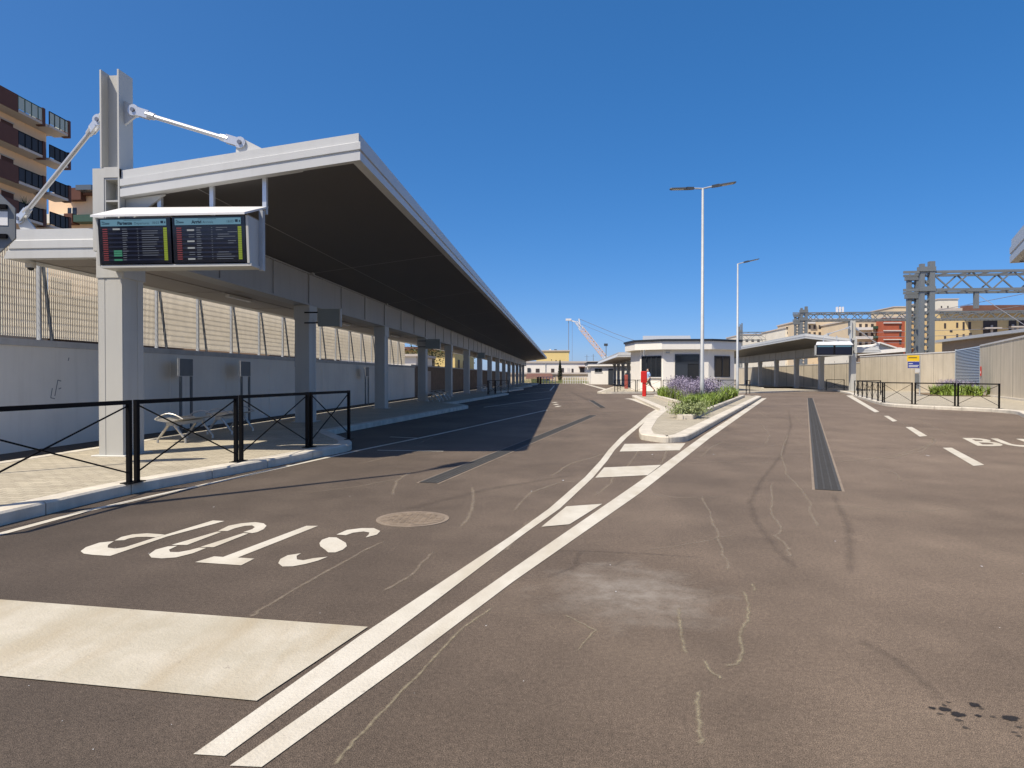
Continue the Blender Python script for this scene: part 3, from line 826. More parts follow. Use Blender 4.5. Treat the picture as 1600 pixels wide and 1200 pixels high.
        m.add([(-.01, .10, 5.12), (-.01, .10, 5.48), (.2, .10, 5.38), (.2, .10, 5.27), (-.01, .14, 5.12), (-.01, .14, 5.48), (.2, .14, 5.38), (.2, .14, 5.27)], [(0, 1, 2, 3), (7, 6, 5, 4), (0, 3, 7, 4), (1, 0, 4, 5), (2, 1, 5, 6), (3, 2, 6, 7)])
        m.build('gusset_plate', 'fascia_metal', t)
        m = MB(xf)
        m.add([(-.31, .10, 5.02), (-.31, .10, 5.46), (-.48, .10, 5.20), (-.42, .10, 5.12), (-.31, .14, 5.02), (-.31, .14, 5.46), (-.48, .14, 5.20), (-.42, .14, 5.12)], [(0, 1, 2, 3), (7, 6, 5, 4), (0, 3, 7, 4), (1, 0, 4, 5), (2, 1, 5, 6), (3, 2, 6, 7)])
        m.build('gusset_plate', 'fascia_metal', t)
        m = MB(xf)
        m.add([(1.72, .10, 4.55), (2.3, .10, 4.62), (1.84, .10, 4.86), (1.74, .10, 4.84), (1.72, .14, 4.55), (2.3, .14, 4.62), (1.84, .14, 4.86), (1.74, .14, 4.84)], [(0, 1, 2, 3), (7, 6, 5, 4), (0, 3, 7, 4), (1, 0, 4, 5), (2, 1, 5, 6), (3, 2, 6, 7)])
        m.build('gusset_plate', 'fascia_metal', t)
        m = MB(xf)
        m.add([(-2.48, 1.10, 4.04), (-2.62, 1.10, 3.96), (-2.5, 1.10, 3.7), (-2.2, 1.10, 3.7), (-2.48, 1.14, 4.04), (-2.62, 1.14, 3.96), (-2.5, 1.14, 3.7), (-2.2, 1.14, 3.7)], [(0, 1, 2, 3), (7, 6, 5, 4), (0, 3, 7, 4), (1, 0, 4, 5), (2, 1, 5, 6), (3, 2, 6, 7)])
        m.build('gusset_plate', 'fascia_metal', t)
    return t
CX, CY = -6.60, 9.62
lx = lambda u, v, z: (CX + u, CY + v, z)
canopy(lx, (CX, CY, KERB), 15, 111.5, 'long grey steel bus canopy on the left, in front of the white wall', True)
# right canopy: mirrored, seen from its front end
cR = WY(1330, 600, 57.0); aR = 0.035
rx = lambda u, v, z: (cR[0] - u * math.cos(aR) + v * math.sin(aR), 57.0 + v * math.cos(aR) + u * math.sin(aR), z)
canopy(rx, (cR[0], 57.0, KERB), 6, 45, 'grey steel bus canopy on the right, in front of the concrete wall', True)
# central canopy behind the kiosk
mx = lambda u, v, z: (8.15 + u, 68.2 + v, z)
canopy(mx, (8.15, 68.2, KERB), 6, 40, 'small distant grey canopy behind the white kiosk', False)

# corner of a further canopy reaching into the frame on the right
k0 = Vector(WY(1580, 411, 19.0)); dv = Vector((-0.43, -0.90, 0)); du = Vector((0.95, -0.30, 0))
qx = lambda u, v, z: (k0.x + du.x * u + dv.x * v, k0.y + du.y * u + dv.y * v, z)
t = thing('bus_canopy', (k0.x + 4, k0.y, KERB), 'grey ribbed canopy corner cut off by the frame at upper right', 'canopy')
m = MB(qx); z0 = k0.z; hh = .62
sweep(m, [(8, 0, z0 + hh, hh, 0, -1), (0, 0, z0 + hh, hh, -1, -1), (0, 9, z0 + hh, hh, -1, 1), (8, 9, z0 + hh, hh, 0, 1)], FROWS)
m.build('fascia', 'fascia_metal', t)
m = MB(qx); m.box(.1, 8, .1, 8.9, z0 + .02, z0 + .06); m.build('soffit', 'soffit_joint', t)
m = MB(qx); m.box(.1, 8, .1, 8.9, z0 + hh - .08, z0 + hh - .03); m.build('roof', 'fascia_metal', t)
for v in (1.5, 7): MB(qx).bbox(5, 5.4, v, v + .5, 0, z0 + .03).build('column', 'canopy_metal', t)

# ================================================================== DEPARTURE BOARDS
def depart_board(xf, base, label, full):
    """local: u across 0..2.26, v depth (front = 0), z up from 0..0.70"""
    t = thing('departure_board', base, label, 'departure board', 'timetable screens under the canopies')
    W, Hh = 2.27, .665
    tl = lambda z: .05 * (1 - z / Hh)
    m = MB(xf)
    m.add([(0, .05, 0), (0, 0, Hh), (0, .32, Hh), (0, .32, 0), (.035, .05, 0), (.035, 0, Hh), (.035, .32, Hh), (.035, .32, 0)], [(0, 1, 2, 3), (7, 6, 5, 4), (0, 4, 5, 1), (3, 2, 6, 7), (0, 3, 7, 4)])
    m.add([(W - .035, .05, -.0), (W - .035, 0, Hh), (W - .035, .36, Hh), (W - .035, .36, 0), (W, .05, 0), (W, 0, Hh), (W, .36, Hh), (W, .36, 0)], [(0, 1, 2, 3), (7, 6, 5, 4), (0, 4, 5, 1), (3, 2, 6, 7), (0, 3, 7, 4)])
    m.box(.03, W + .02, .06, .40, -.04, -.002); m.box(.03, W - .03, .33, .36, 0, Hh)
    m.build('housing', 'canopy_metal', t)
    m = MB(xf)
    m.add([(-.03, -.06, Hh + .0), (W - .02, -.06, Hh + .0), (W + .02, .62, Hh + .25), (.16, .38, Hh + .21), (-.03, -.06, Hh + .03), (W - .02, -.06, Hh + .03), (W + .02, .62, Hh + .28), (.16, .38, Hh + .24)],
          [(0, 1, 2, 3), (7, 6, 5, 4), (0, 4, 5, 1), (1, 5, 6, 2), (2, 6, 7, 3), (3, 7, 4, 0)])
    m.build('hood', 'hood_white', t)
    for u in (.62, 1.44, 2.26): MB(xf).box(u - .03, u + .03, .55, .61, Hh + .15, Hh + (.78 if u > 2 else .66 if u > 1 else .56)).build('hanger', 'rod_metal', t)
    m = MB(xf); m.box(W + .001, W + .06, .34, .42, -.06, Hh + .15); m.build('bracket', 'galvanised', t)
    for si, (u0, u1, title, sub) in enumerate(((.045, 1.125, 'Partenze', 'Departures'), (1.155, W - .045, 'Arrivi', 'Arrivals'))):
        fr = lambda s, z, d=0.0, u0=u0, u1=u1: (u0 + (u1 - u0) * s, tl(z * Hh) - .004 - d, z * Hh)
        def panel(m_, s0, s1, z0, z1, d): m_.add([fr(s0, z0, d), fr(s1, z0, d), fr(s1, z1, d), fr(s0, z1, d)], [(0, 1, 2, 3)])
        m = MB(xf); a = [fr(0, .02), fr(1, .02), fr(1, .99), fr(0, .99)]; b = [(p[0], p[1] + .09, p[2]) for p in a]
        m.add(a + b, [(0, 1, 2, 3), (7, 6, 5, 4), (0, 4, 5, 1), (1, 5, 6, 2), (2, 6, 7, 3), (3, 7, 4, 0)])
        sc = m.build('screen', 'screen_glass', t)
        def bits(name, mt, rects, d):
            m = MB(xf)
            for r in rects: panel(m, *r, d)
            m.build(name, mt, sc, recalc=False)
        bits('header_band', 'screen_header', [(.035, .945, .815, .955)], .002)
        if not full:
            bits('lit_rows', 'screen_row', [(.04, .94, .08, .80)], .002); continue
        n = 15; rh = .70 / n; zr = lambda k: .775 - (k + .5) * rh
        bits('lit_rows', 'screen_row', [(.13, .89, zr(k) - rh * .40, zr(k) + rh * .40) for k in range(n) if (k + si) % 2 == 0], .002)
        bits('time_column', 'screen_red', [(.055, .125, zr(k) - rh * .26, zr(k) + rh * .26) for k in range(n)], .003)
        bits('platform_column', 'screen_lime', [(.90, .95, zr(k) - rh * .44, zr(k) + rh * .44) for k in range(n)], .003)
        rnd = random.Random(5 + si); w = []
        for k in range(n):
            w.append((.33, .33 + rnd.uniform(.045, .08), zr(k) - rh * .12, zr(k) + rh * .12))
            if si == 0 and 1 <= k < 13: w.append((.60, .60 + rnd.uniform(.17, .24), zr(k) - rh * .10, zr(k) + rh * .10))
            if si == 1 and k not in (8, 9, 10): a = rnd.choice((.60, .62, .76)); w.append((a, min(.89, a + rnd.uniform(.06, .26)), zr(k) - rh * .10, zr(k) + rh * .10))
            w.append((.535, .55, zr(k) - rh * .1, zr(k) + rh * .1))
        bits('text_line', 'screen_white', w, .003)
        lab = [(0, 1)] if si == 0 else [(1, 1), (6, 1), (9, 1), (14, 1)]
        bits('status_label', 'screen_label', [(.20, .30, zr(k) - rh * .36, zr(k) + rh * .36) for k, _ in lab], .003)
        if si == 0: bits('status_green', 'screen_green', [(.20, .315, zr(k) - rh * .42, zr(k) + rh * .42) for k in (10, 11, 12, 14)], .003)
        if si == 1: bits('status_dim', 'screen_white', [(.22, .30, zr(k) - rh * .1, zr(k) + rh * .1) for k in (3, 4, 11, 12)], .003)
        bits('header_line', 'screen_ink', [(.36 + .018 * i, .372 + .018 * i, .93, .943) for i in range(14)], .003)
        bits('emblem', 'screen_ink', [(.05, .075, .90, .915), (.065, .10, .885, .897), (.05, .16, .855, .87), (.10, .16, .875, .885)], .003)
        bits('pictogram', 'screen_ink', [(.868, .905, .86, .915), (.92, .935, .86, .90)], .003)
        Wd = u1 - u0
        pl = lambda x, y, s0=.27, z0=.845: xf(*fr(s0 + x / Wd, z0 + y / Hh, .003))
        text_mesh(title, .062, 'title_text', 'screen_ink', sc, pl, .003)
        s1 = .50 if si == 0 else .42
        text_mesh(sub, .05, 'subtitle_text', 'screen_ink', sc, lambda x, y: xf(*fr(s1 + x / Wd, .845 + y / Hh, .003)), 0)
        text_mesh('18:03', .05, 'clock_text', 'screen_ink', sc, lambda x, y: xf(*fr(.745 + x / Wd, .85 + y / Hh, .003)), 0)
pL = WY(151, 412, 9.2)
bx0 = pL[0] - .02; bz = 2.93
depart_board(lambda u, v, z: (bx0 + u, 9.2 + v, bz + z), (bx0, 9.2, bz), 'black twin departure and arrival screens under a white hood on the left canopy', True)
pr_ = WY(1275, 556, 56.2)
depart_board(lambda u, v, z: (pr_[0] + u * 1.28, 56.2 + v, 3.05 + z * 1.2), (pr_[0], 56.2, 3.05), 'distant dark twin screens under a white hood on the right canopy', False)

# ================================================================== LEFT WALL, SLAT FENCE
WXF = -9.5
t = thing('boundary_wall', (WXF, -4, 0), 'long plain grey rendered wall behind the left platform', 'wall')
m = MB(); m.box(WXF - .3, WXF, -10, 42.5, -.05, 1.86); m.build('wall_body', 'plaster_grey', t)
m = MB(); m.box(WXF - .34, WXF + .035, -10, 42.55, 1.86, 1.98); m.build('wall_cap', 'wall_cap', t)
m = MB()
for y in (15.6, 18.3, 21.1, 23.6, 25.9, 29.1, 33, 36.5, 39.6): m.box(WXF - .01, WXF + .012, y, y + .16, 0, 1.7)
m.build('pilaster_strip', 'plaster_grey', t)
m = MB()
for a, b in (((10.9, 1.05), (10.98, 1.35)), ((10.98, 1.35), (11.06, 1.33)), ((11.0, 1.18), (11.06, 1.2)), ((10.8, 1.02), (10.9, 1.0)), ((10.8, 1.02), (10.84, 1.2)), ((10.95, .85), (11.05, .86)), ((11.25, 1.72), (11.27, 1.78))):
    m.bar((WXF + .003, a[0] + 1, a[1] - .1), (WXF + .003, b[0] + 1, b[1] - .1), .004, .014, (0, 0, 1))
m.build('scrawl', 'graffiti_grey', t)
fxx = -9.72; PIT = 1.81; y0 = 11.79 - 9 * PIT
t = thing('slat_fence', (fxx, y0, 1.98), 'cream vertical slat fence standing on the grey left wall', 'fence')
m = MB(); n = 35
for i in range(n):
    y = y0 + .05 + (PIT - .08) * i / n
    m.box(fxx - .010, fxx + .010, y, y + .017, 2.04, 3.85)
for k in range(14):
    z = 2.09 + k * .133; m.box(fxx - .016, fxx - .011, y0 + .03, y0 + PIT - .03, z, z + .008)
pan = m.build('slat_panel', 'slat_cream', t)
post = MB().box(fxx - .03, fxx + .05, y0 - .012, y0 + .012, 1.97, 3.9).build('fence_post', 'galvanised', t)
strut = MB().bar((fxx + .03, y0 + .03, 3.75), (WXF + .02, y0 + .03, 1.985), .045, .035).build('strut', 'sign_back', t)
NP = int((42 - y0) / PIT)
for k in range(1, NP):
    for o in (pan, post, strut):
        c = o.copy(); C.objects.link(c); c.parent = t; c.location = (0, k * PIT, 0)

# stone wall and houses beyond the end of the fence
t = thing('stone_wall', (-9.8, 43, 0), 'old brown stone wall seen between the far columns of the left canopy', 'wall')
MB().box(-10.3, -9.8, 42.6, 125, -.05, 2.0).build('wall_body', 'old_stone', t)
MB().box(-10.35, -9.75, 42.6, 125, 2.0, 2.1).build('wall_cap', 'wall_cap', t)
MB().box(-9.86, -9.78, 47.6, 49.2, 0, 1.7).build('gate', 'slab_pale', t)

# ================================================================== SMALL THINGS ON THE LEFT PLATFORM
def info_board(X, Y, label):
    t = thing('info_board', (X, Y, 0), label, 'notice board', 'blank grey notice boards along the left wall')
    m = MB(); m.bbox(X - .025, X + .025, Y - .29, Y + .29, 1.33, 1.74, .008); m.build('panel', 'sign_back', t)
    MB().box(X - .03, X + .03, Y - .305, Y - .291, 1.32, 1.76).build('panel_edge', 'sticker_grey', t)  # paler strip: light on the panel's thickness put into its colour
    for dy in (-.24, .22): MB().box(X - .025, X + .025, Y + dy, Y + dy + .05, 0, 1.32).build('leg', 'sign_back', t)
for px, lab in ((290, 'grey notice board on two legs, first one behind the near column'), (383, 'grey notice board on two legs, midway between the first two columns'), (573, 'grey notice board on two legs, just left of the third column')):
    Y = WX(px, 588, -9.1)[1]; info_board(-9.1, Y, lab)

def bench(X, Y, label, L=1.2, rz=0):
    t = thing('bench', (X, Y, KERB), label, 'bench', 'metal benches on the left platform')
    m = MB(); W = .5
    # perforated seat shell: slightly dished strip
    for i in range(10):
        a = -W / 2 + W * i / 10; z = .39 + .05 * (abs(a + .02) / .25) ** 2
        z2 = .39 + .05 * (abs(a + .07) / .25) ** 2 if i < 9 else .44
        m.add([(X + a, Y, KERB + z), (X + a + .04, Y, KERB + z2), (X + a + .04, Y + L, KERB + z2), (X + a, Y + L, KERB + z),
               (X + a, Y, KERB + z - .012), (X + a + .04, Y, KERB + z2 - .012), (X + a + .04, Y + L, KERB + z2 - .012), (X + a, Y + L, KERB + z - .012)],
              [(0, 1, 2, 3), (7, 6, 5, 4), (0, 4, 5, 1), (1, 5, 6, 2), (2, 6, 7, 3), (3, 7, 4, 0)])
    m.build('seat', 'bench_metal', t)
    MB().box(X - .06, X + .06, Y + .05, Y + L - .05, KERB + .31, KERB + .37).build('beam', 'bench_metal', t)
    for dy in (.04, L - .06):
        p = [(X - .26 + .52 * u, Y + dy, KERB + .43 + .10 * math.sin(math.pi * u)) for u in [i / 8 for i in range(9)]]
        MB().tube(p, .012, 6).build('armrest', 'bench_metal', t)
    for dy in (.12, L - .14):
        for s in (-1, 1):
            MB().tube([(X + s * .03, Y + dy, KERB + .36), (X + s * .2, Y + dy, KERB + .13), (X + s * .26, Y + dy, KERB + .06), (X + s * .26, Y + dy, KERB)], [.03, .022, .02, .024], 8).build('leg', 'bench_metal', t)
bench(-7.02, 11.45, 'silver metal bench in sun just behind the near column')
bench(-7.05, 13.2, 'metal bench in shade behind the sunlit bench')
bench(-6.1, 31.3, 'metal bench in shade between the third and fourth column'); bench(-6.1, 33.4, 'metal bench in shade just before the fourth column')
bench(-6.3, 50.5, 'small distant metal bench behind the fifth column'); bench(-6.3, 53, 'small distant metal bench in front of the sixth column')

t = thing('bus_stop_sign', (-7.45, 18.4, KERB), 'slim yellow and blue stop sign half hidden by the second column', 'sign')
X, Y = -7.45, 18.4
MB().tube([(X + .06, Y, KERB), (X + .06, Y, 2.3)], .025, 8).build('pole', 'galvanised', t)
MB().box(X - .07, X + .4, Y - .04, Y - .015, 1.94, 2.24).build('yellow_panel', 'sign_yellow', t)
MB().box(X - .07, X + .4, Y - .04, Y - .015, 1.58, 1.92).build('blue_panel', 'sign_blue', t)
def hung_panel(Y, x0, x1, z0, z1, label):
    t = thing('hanging_sign', (x0, Y, z0), label, 'sign', 'blank signs fixed to the canopy columns')
    MB().bbox(x0, x1, Y - .035, Y + .035, z0, z1, .01).build('panel', 'panel_grey', t)
    MB().box(x1 + .001, x1 + .035, Y - .045, Y + .045, z0 - .01, z1 + .01).build('edge_profile', 'canopy_metal', t)
    for z in (z0 + .08, z1 - .1): MB().box(x0 - .36, x0 - .001, Y - .02, Y + .02, z, z + .03).build('bracket', 'black_metal', t)
a = WY(497, 483, 16.9); b = WY(531, 510, 16.9); hung_panel(16.9, a[0], b[0], b[2], a[2], 'blank grey sign fixed to the second canopy column')
a = WY(665, 530, 31.6); b = WY(687, 545, 31.6); hung_panel(31.6, a[0], b[0], b[2], a[2], 'blank grey sign fixed to the fourth canopy column')
a = WY(747, 551, 46.4); b = WY(757, 560, 46.4); hung_panel(46.4, a[0], b[0], b[2], a[2], 'tiny blank grey sign fixed to the sixth canopy column')
a = WY(48, 404, 11.0)
t = thing('dome_camera', (a[0], 11.0, 3.2), 'cream dome camera hanging under the low rear roof', 'camera')
MB().tube([(a[0], 11.0, 3.298), (a[0], 11.0, 3.20)], [.075, .08], 14).build('housing', 'white_soffit', t)
MB().ball((a[0], 11.0, 3.195), (.055, .055, .045), 12, 8).build('lens', 'dark_glass', t, smooth=True)
for Y, lab in ((15.5, 'strip light under the rear roof, nearest one'), (23.5, 'strip light under the rear roof, second column bay'), (31, 'strip light under the rear roof, third column bay')):
    t = thing('strip_light', (-8.0, Y, 3.24), lab, 'light', 'strip lights under the rear roof')
    MB().bbox(-8.06, -7.94, Y, Y + 1.2, 3.22, 3.286, .01).build('body', 'light_tube', t)

# octagonal stop sign seen from behind, on its post
scx, scy, scz = WY(-38, 332, 7.7)[0], 7.7, 3.20
t = thing('stop_sign', (scx, scy, KERB), 'dark back of an octagonal road sign at the left edge', 'road sign')
ang = R(12); ca, sa = math.cos(ang), math.sin(ang)
sx_ = lambda u, v, z: (scx + u * ca - v * sa, scy + u * sa + v * ca, scz + z)
m = MB(sx_); r = .44; oc = [(r * math.cos(R(22.5 + 45 * i)) / math.cos(R(22.5)), r * math.sin(R(22.5 + 45 * i)) / math.cos(R(22.5))) for i in range(8)]
m.add([(x, 0, z) for x, z in oc] + [(x, .025, z) for x, z in oc], [tuple(range(8)), tuple(range(15, 7, -1))] + [(i, (i + 1) % 8, 8 + (i + 1) % 8, 8 + i) for i in range(8)])
m.build('sign_plate', 'sign_back', t)
for z in (.17, -.19): MB(sx_).box(-.36, .36, -.045, -.002, z, z + .05).build('channel_bracket', 'black_metal', t)
MB(sx_).box(.24, .36, -.006, -.002, -.03, .14).build('sticker', 'sticker_white', t)
MB(sx_).tube([(0, -.08, -scz + KERB), (0, -.08, .48)], .03, 10).build('pole', 'galvanised', t)

# ================================================================== RAILINGS
def railing(A, B, label, group='black cross-braced railings', H=.93):
    A = Vector((A[0], A[1], KERB)); B = Vector((B[0], B[1], KERB)); d = (B - A).normalized(); up = Vector((0, 0, 1))
    t = thing('railing', A, label, 'railing', group); s = .046
    for p in (A, B):
        MB().bar(p, p + up * H, s, s, d).build('post', 'black_metal', t)
        MB().bar(p, p + up * .01, .13, .13, d).build('base_plate', 'black_metal', t)
    MB().bar(A + up * (H - .025) + d * s / 2, B + up * (H - .025) - d * s / 2, s, s * .98).build('top_rail', 'black_metal', t)
    a, b = A + d * .03, B - d * .03
    m = MB()
    m.bar(a + up * .12, b + up * (H - .07), .011, .015); m.build('cross_brace', 'black_metal', t)
    m = MB(); m.bar(a + up * (H - .07) + d.cross(up) * .011, b + up * .12 + d.cross(up) * .011, .011, .015); m.build('cross_brace', 'black_metal', t)
    return t
K = KERB
rl = [((-5.03, 4.85), G(202, 755, K), 'near black railing running out of the frame on the left'), (G(214, 752.5, K), G(369, 722, K), 'black railing in front of the silver bench'),
      (G(377, 720, K), G(480, 699, K), 'black railing before the second canopy column'), (G(486, 698, K), G(545, 686.5, K), 'last black railing on the rounded end of the left kerb')]
for a, b, lab in rl: railing(a[:2], b[:2], lab)
# right corner: three facing us, a row behind them receding
railing(G(1379, 628.8, K)[:2], G(1425, 631.2, K)[:2], 'left one of the three railings before the concrete wall')
railing(G(1430, 631.6, K)[:2], G(1492, 634.6, K)[:2], 'middle railing in front of the leafy bed by the wall')
railing(G(1497, 635.0, K)[:2], G(1561, 638.6, K)[:2], 'railing in front of the grey louvred panel')
A = Vector((14.5, 31.6)); B = Vector((18.6, 44.6)); d = (B - A).normalized(); L = (B - A).length / 6
for i in range(6): railing(A + d * (L * i), A + d * (L * i + L - .14), 'black railing in the receding row along the right kerb', 'receding railings along the right kerb')
railing(WY(1376, 600, 46)[:2], WY(1340, 600, 46)[:2], 'far black railing behind the receding row')
railing(WY(1291, 600, 60)[:2], WY(1319, 600, 60)[:2], 'black railing in front of the right canopy end column')
ry = 52.6
for i, (a, b, lab) in enumerate(((960.5, 993, 'black railing at the left end of the kiosk pavement'), (995.5, 1033, 'black railing behind the red box and the walking person'), (1036, 1073, 'black railing between the kiosk window and door'), (1076, 1123, 'black railing behind the lamp post and lavender'), (1126, 1150, 'right-hand end railing of the kiosk pavement'))):
    pa = WY(a, 600, ry); pb = WY(b, 600, ry + .4); railing(pa[:2], pb[:2], lab)
railing((4.25, 53.0), (4.9, 58.5), 'black railing seen end-on at the kiosk corner')
pa = WY(1166, 600, 46); pb = WY(1171.5, 600, 47.6); railing(pa[:2], pb[:2], 'dark railing seen end-on beside the far lamp post')
for i in range(2):
    pa = (-4.9 + i * .25, 44.2 + i * 1.9); railing(pa, (pa[0] + .22, pa[1] + 1.75), ('near', 'far')[i] + ' one of two black railings at the shaded kerb end of the third platform tooth')
railing((-4.95, 44.0), (-3.9, 47.6), 'black railing along the shaded kerb nose beside the road')

# ================================================================== STREET LAMPS
def lamp(X, Y, H, base, heads, label, rz=0):
    t = thing('street_lamp', (X, Y, base), label, 'street lamp', 'galvanised street lamps')
    MB().tube([(X, Y, base), (X, Y, base + .9), (X, Y, base + .92), (X, Y, H)], [.085, .085, .075, .042], 14).build('pole', 'galvanised', t, smooth=True)
    MB().tube([(X, Y, base - .02), (X, Y, base + .05)], .11, 14).build('base_collar', 'galvanised', t)
    t.rotation_euler = (0, 0, R(rz))
    for s, tilt in heads:
        e = (X + s * .42, Y, H + .42 * tilt)
        MB().tube([(X, Y, H - .02), e], .03, 10).build('arm', 'galvanised', t)
        a = Vector(e); d = Vector((s, 0, tilt)).normalized()
        m = MB(); n = Vector((-d.z * s, 0, abs(d.x)))
        def pt(l, w, h): return a + d * l + Vector((0, w, 0)) + n * h
        prof = [(-.08, .055, -.045, .045), (.18, .07, -.05, .05), (.24, .12, -.035, .02), (.78, .13, -.03, .012), (.84, .09, -.02, .01)]
        vs = []
        for l, w, h0, h1 in prof: vs += [pt(l, -w, h0), pt(l, w, h0), pt(l, w * .9, h1), pt(l, -w * .9, h1)]
        fs = [(3, 2, 1, 0), (16, 17, 18, 19)] + [(4 * k + i, 4 * k + (i + 1) % 4, 4 * k + 4 + (i + 1) % 4, 4 * k + 4 + i) for k in range(4) for i in range(4)]
        hd = m.add(vs, fs).build('lamp_head', 'lamp_head', t)
        q = MB(); q.add([pt(.3, -.09, -.037), pt(.3, .09, -.037), pt(.74, .09, -.034), pt(.74, -.09, -.034)], [(0, 1, 2, 3)]); q.build('lens', 'lamp_lens', hd)
lY = 26.6
lp = WY(1097, 637, lY); lt = WY(1097, 294, lY)
lamp(lp[0], lY, lt[2], KERB + .08, ((-1, .0), (1, .16)), 'tall grey lamp post with two lamp heads in the lavender bed')
l2 = WY(1152, 610, 41.3)
lamp(l2[0], 41.3, WY(1152, 412, 41.3)[2], KERB, ((1, .22),), 'farther grey lamp post with a single lamp head')
lamp(-5.95, 5.05, 8.2, KERB, ((1, .1),), 'lamp post just outside the left edge whose thin shadow crosses the road', 65)

# ================================================================== KIOSK
YK = 56.0
t = thing('kiosk', (8, 58, KERB), 'single storey white kiosk with dark windows behind the lavender bed', 'kiosk')
def kp_(px, Y): p = WY(px, 600, Y); return (p[0], p[1])
wpts = [kp_(985.5, 60.2), kp_(1000, 57.0), kp_(1036, 55.6), kp_(1107, 55.6), kp_(1147, 57.2)]
wall = wpts + [(wpts[-1][0] + .3, 66.5), (kp_(1006, 66.5)[0], 66.5)]
zt = 3.62
m = MB(); m.prism(wall, KERB - .02, zt); m.build('wall', 'white_render', t)
def grow(poly, d):
    n = len(poly); out = []
    for i in range(n):
        p = Vector(poly[i]); a = (p - Vector(poly[i - 1])).normalized(); b = (Vector(poly[(i + 1) % n]) - p).normalized()
        nn = Vector(((a + b).y, -(a + b).x)).normalized(); c = max(.4, nn.dot(Vector((a.y, -a.x)))); q = p + nn * d / c; out.append((q.x, q.y))
    return out
fas = grow(wall, .5)
m = MB(); m.prism(fas, 3.5, 4.17); m.build('fascia', 'white_render', t)
rf = MB().prism(grow(wall, .62), 4.172, 4.33).build('roof', 'dark_roof', t)
m = MB(); m.prism(grow(wall, -1.2), 4.332, 4.42); m.build('roof_deck', 'shelter_grey', t)
c0 = WY(1022, 524, 61.5); m = MB()
sk = [WY(1004, 529, 59), WY(1080, 529, 59), WY(1078, 529, 64.5), WY(1010, 529, 64.5)]
m.add([(p[0], p[1], 4.43) for p in sk] + [(c0[0] - 1, 61.5, 4.98), (c0[0] + 3.2, 61.5, 4.98)], [(0, 1, 5, 4), (1, 2, 5), (2, 3, 4, 5), (3, 0, 4)]); m.build('skylight', 'galvanised', rf)
m = MB(); px_ = WY(1007, 600, 55.9); m.tube([(px_[0], 56.2, 3.5), (px_[0], 56.3, 3.0)], .05, 8); m.build('downpipe', 'galvanised', t)
def on_wall(a, b, p0, p1, z0, z1, d0, d1, name, mt, par):
    """panel on the wall between two plan points a-b; p0,p1 fractions"""
    a = Vector(a); b = Vector(b); n = Vector(((b - a).y, -(b - a).x)).normalized()
    q0 = a + (b - a) * p0; q1 = a + (b - a) * p1; m = MB()
    pts = [q0 + n * d0, q1 + n * d0, q1 + n * d1, q0 + n * d1]
    m.add([(p.x, p.y, z0) for p in pts] + [(p.x, p.y, z1) for p in pts], [(0, 3, 2, 1), (4, 5, 6, 7), (0, 1, 5, 4), (1, 2, 6, 5), (2, 3, 7, 6), (3, 0, 4, 7)])
    return m.build(name, mt, par)
def window_on(a, b, p0, p1, z0, z1, par, nm=2, frame='anthracite'):
    w = on_wall(a, b, p0, p1, z0, z1, -.02, .02, 'window', 'dark_glass', par)
    for q0, q1, y0_, y1_ in ((p0, p1, z0, z0 + .07), (p0, p1, z1 - .07, z1)): on_wall(a, b, q0, q1, y0_, y1_, .021, .06, 'frame', frame, w)
    for i in range(nm + 1):
        c = p0 + (p1 - p0) * i / nm; on_wall(a, b, max(p0, c - .012), min(p1, c + .012), z0 + .07, z1 - .07, .021, .06, 'mullion', frame, w)
    on_wall(a, b, p0 - .01, p1 + .01, z0 - .06, z0 - .005, 0, .1, 'sill', 'white_soffit', w)
W = wpts
window_on(W[1], W[2], .08, .93, 1.25, 3.0, t, 4)
dr = on_wall(W[2], W[3], .26, .80, KERB, 3.12, -.02, .02, 'door', 'dark_glass', t)
for q0, q1, z0_, z1_ in ((.26, .80, 2.98, 3.12), (.26, .28, KERB, 2.98), (.78, .80, KERB, 2.98), (.52, .54, KERB, 2.4), (.28, .52, 2.36, 2.42), (.54, .78, 2.36, 2.42)): on_wall(W[2], W[3], q0, q1, z0_, z1_, .021, .07, 'door_frame', 'anthracite', dr)
on_wall(W[2], W[3], .28, .52, KERB + .05, 2.36, .021, .05, 'shutter', 'anthracite', dr)
window_on(W[3], W[4], .22, .82, 1.25, 3.0, t, 2)
on_wall(W[2], W[3], .06, .14, 3.2, 3.32, 0, .15, 'wall_lamp', 'galvanised', t)

# white service building far behind the kiosk
YB = 112
t = thing('service_building', WY(923, 600, YB), 'small white flat roofed building beyond the end of the road', 'building')
a = WY(923.5, 600, YB); b = WY(1000, 600, YB - 3)
w4 = [(a[0], a[1]), (b[0], b[1]), (b[0], b[1] + 14), (a[0], a[1] + 14)]
MB().prism(w4, 0, 3.05).build('wall', 'white_render', t)
MB().prism(grow(w4, .5), 3.0, 3.5).build('fascia', 'white_render', t)
MB().prism(grow(w4, .65), 3.502, 3.72).build('roof', 'dark_roof', t)
window_on(w4[0], w4[1], .08, .23, 2.0, 2.6, t, 2)
on_wall(w4[0], w4[1], .36, .52, 0, 2.55, 0, .05, 'door', 'anthracite', t)

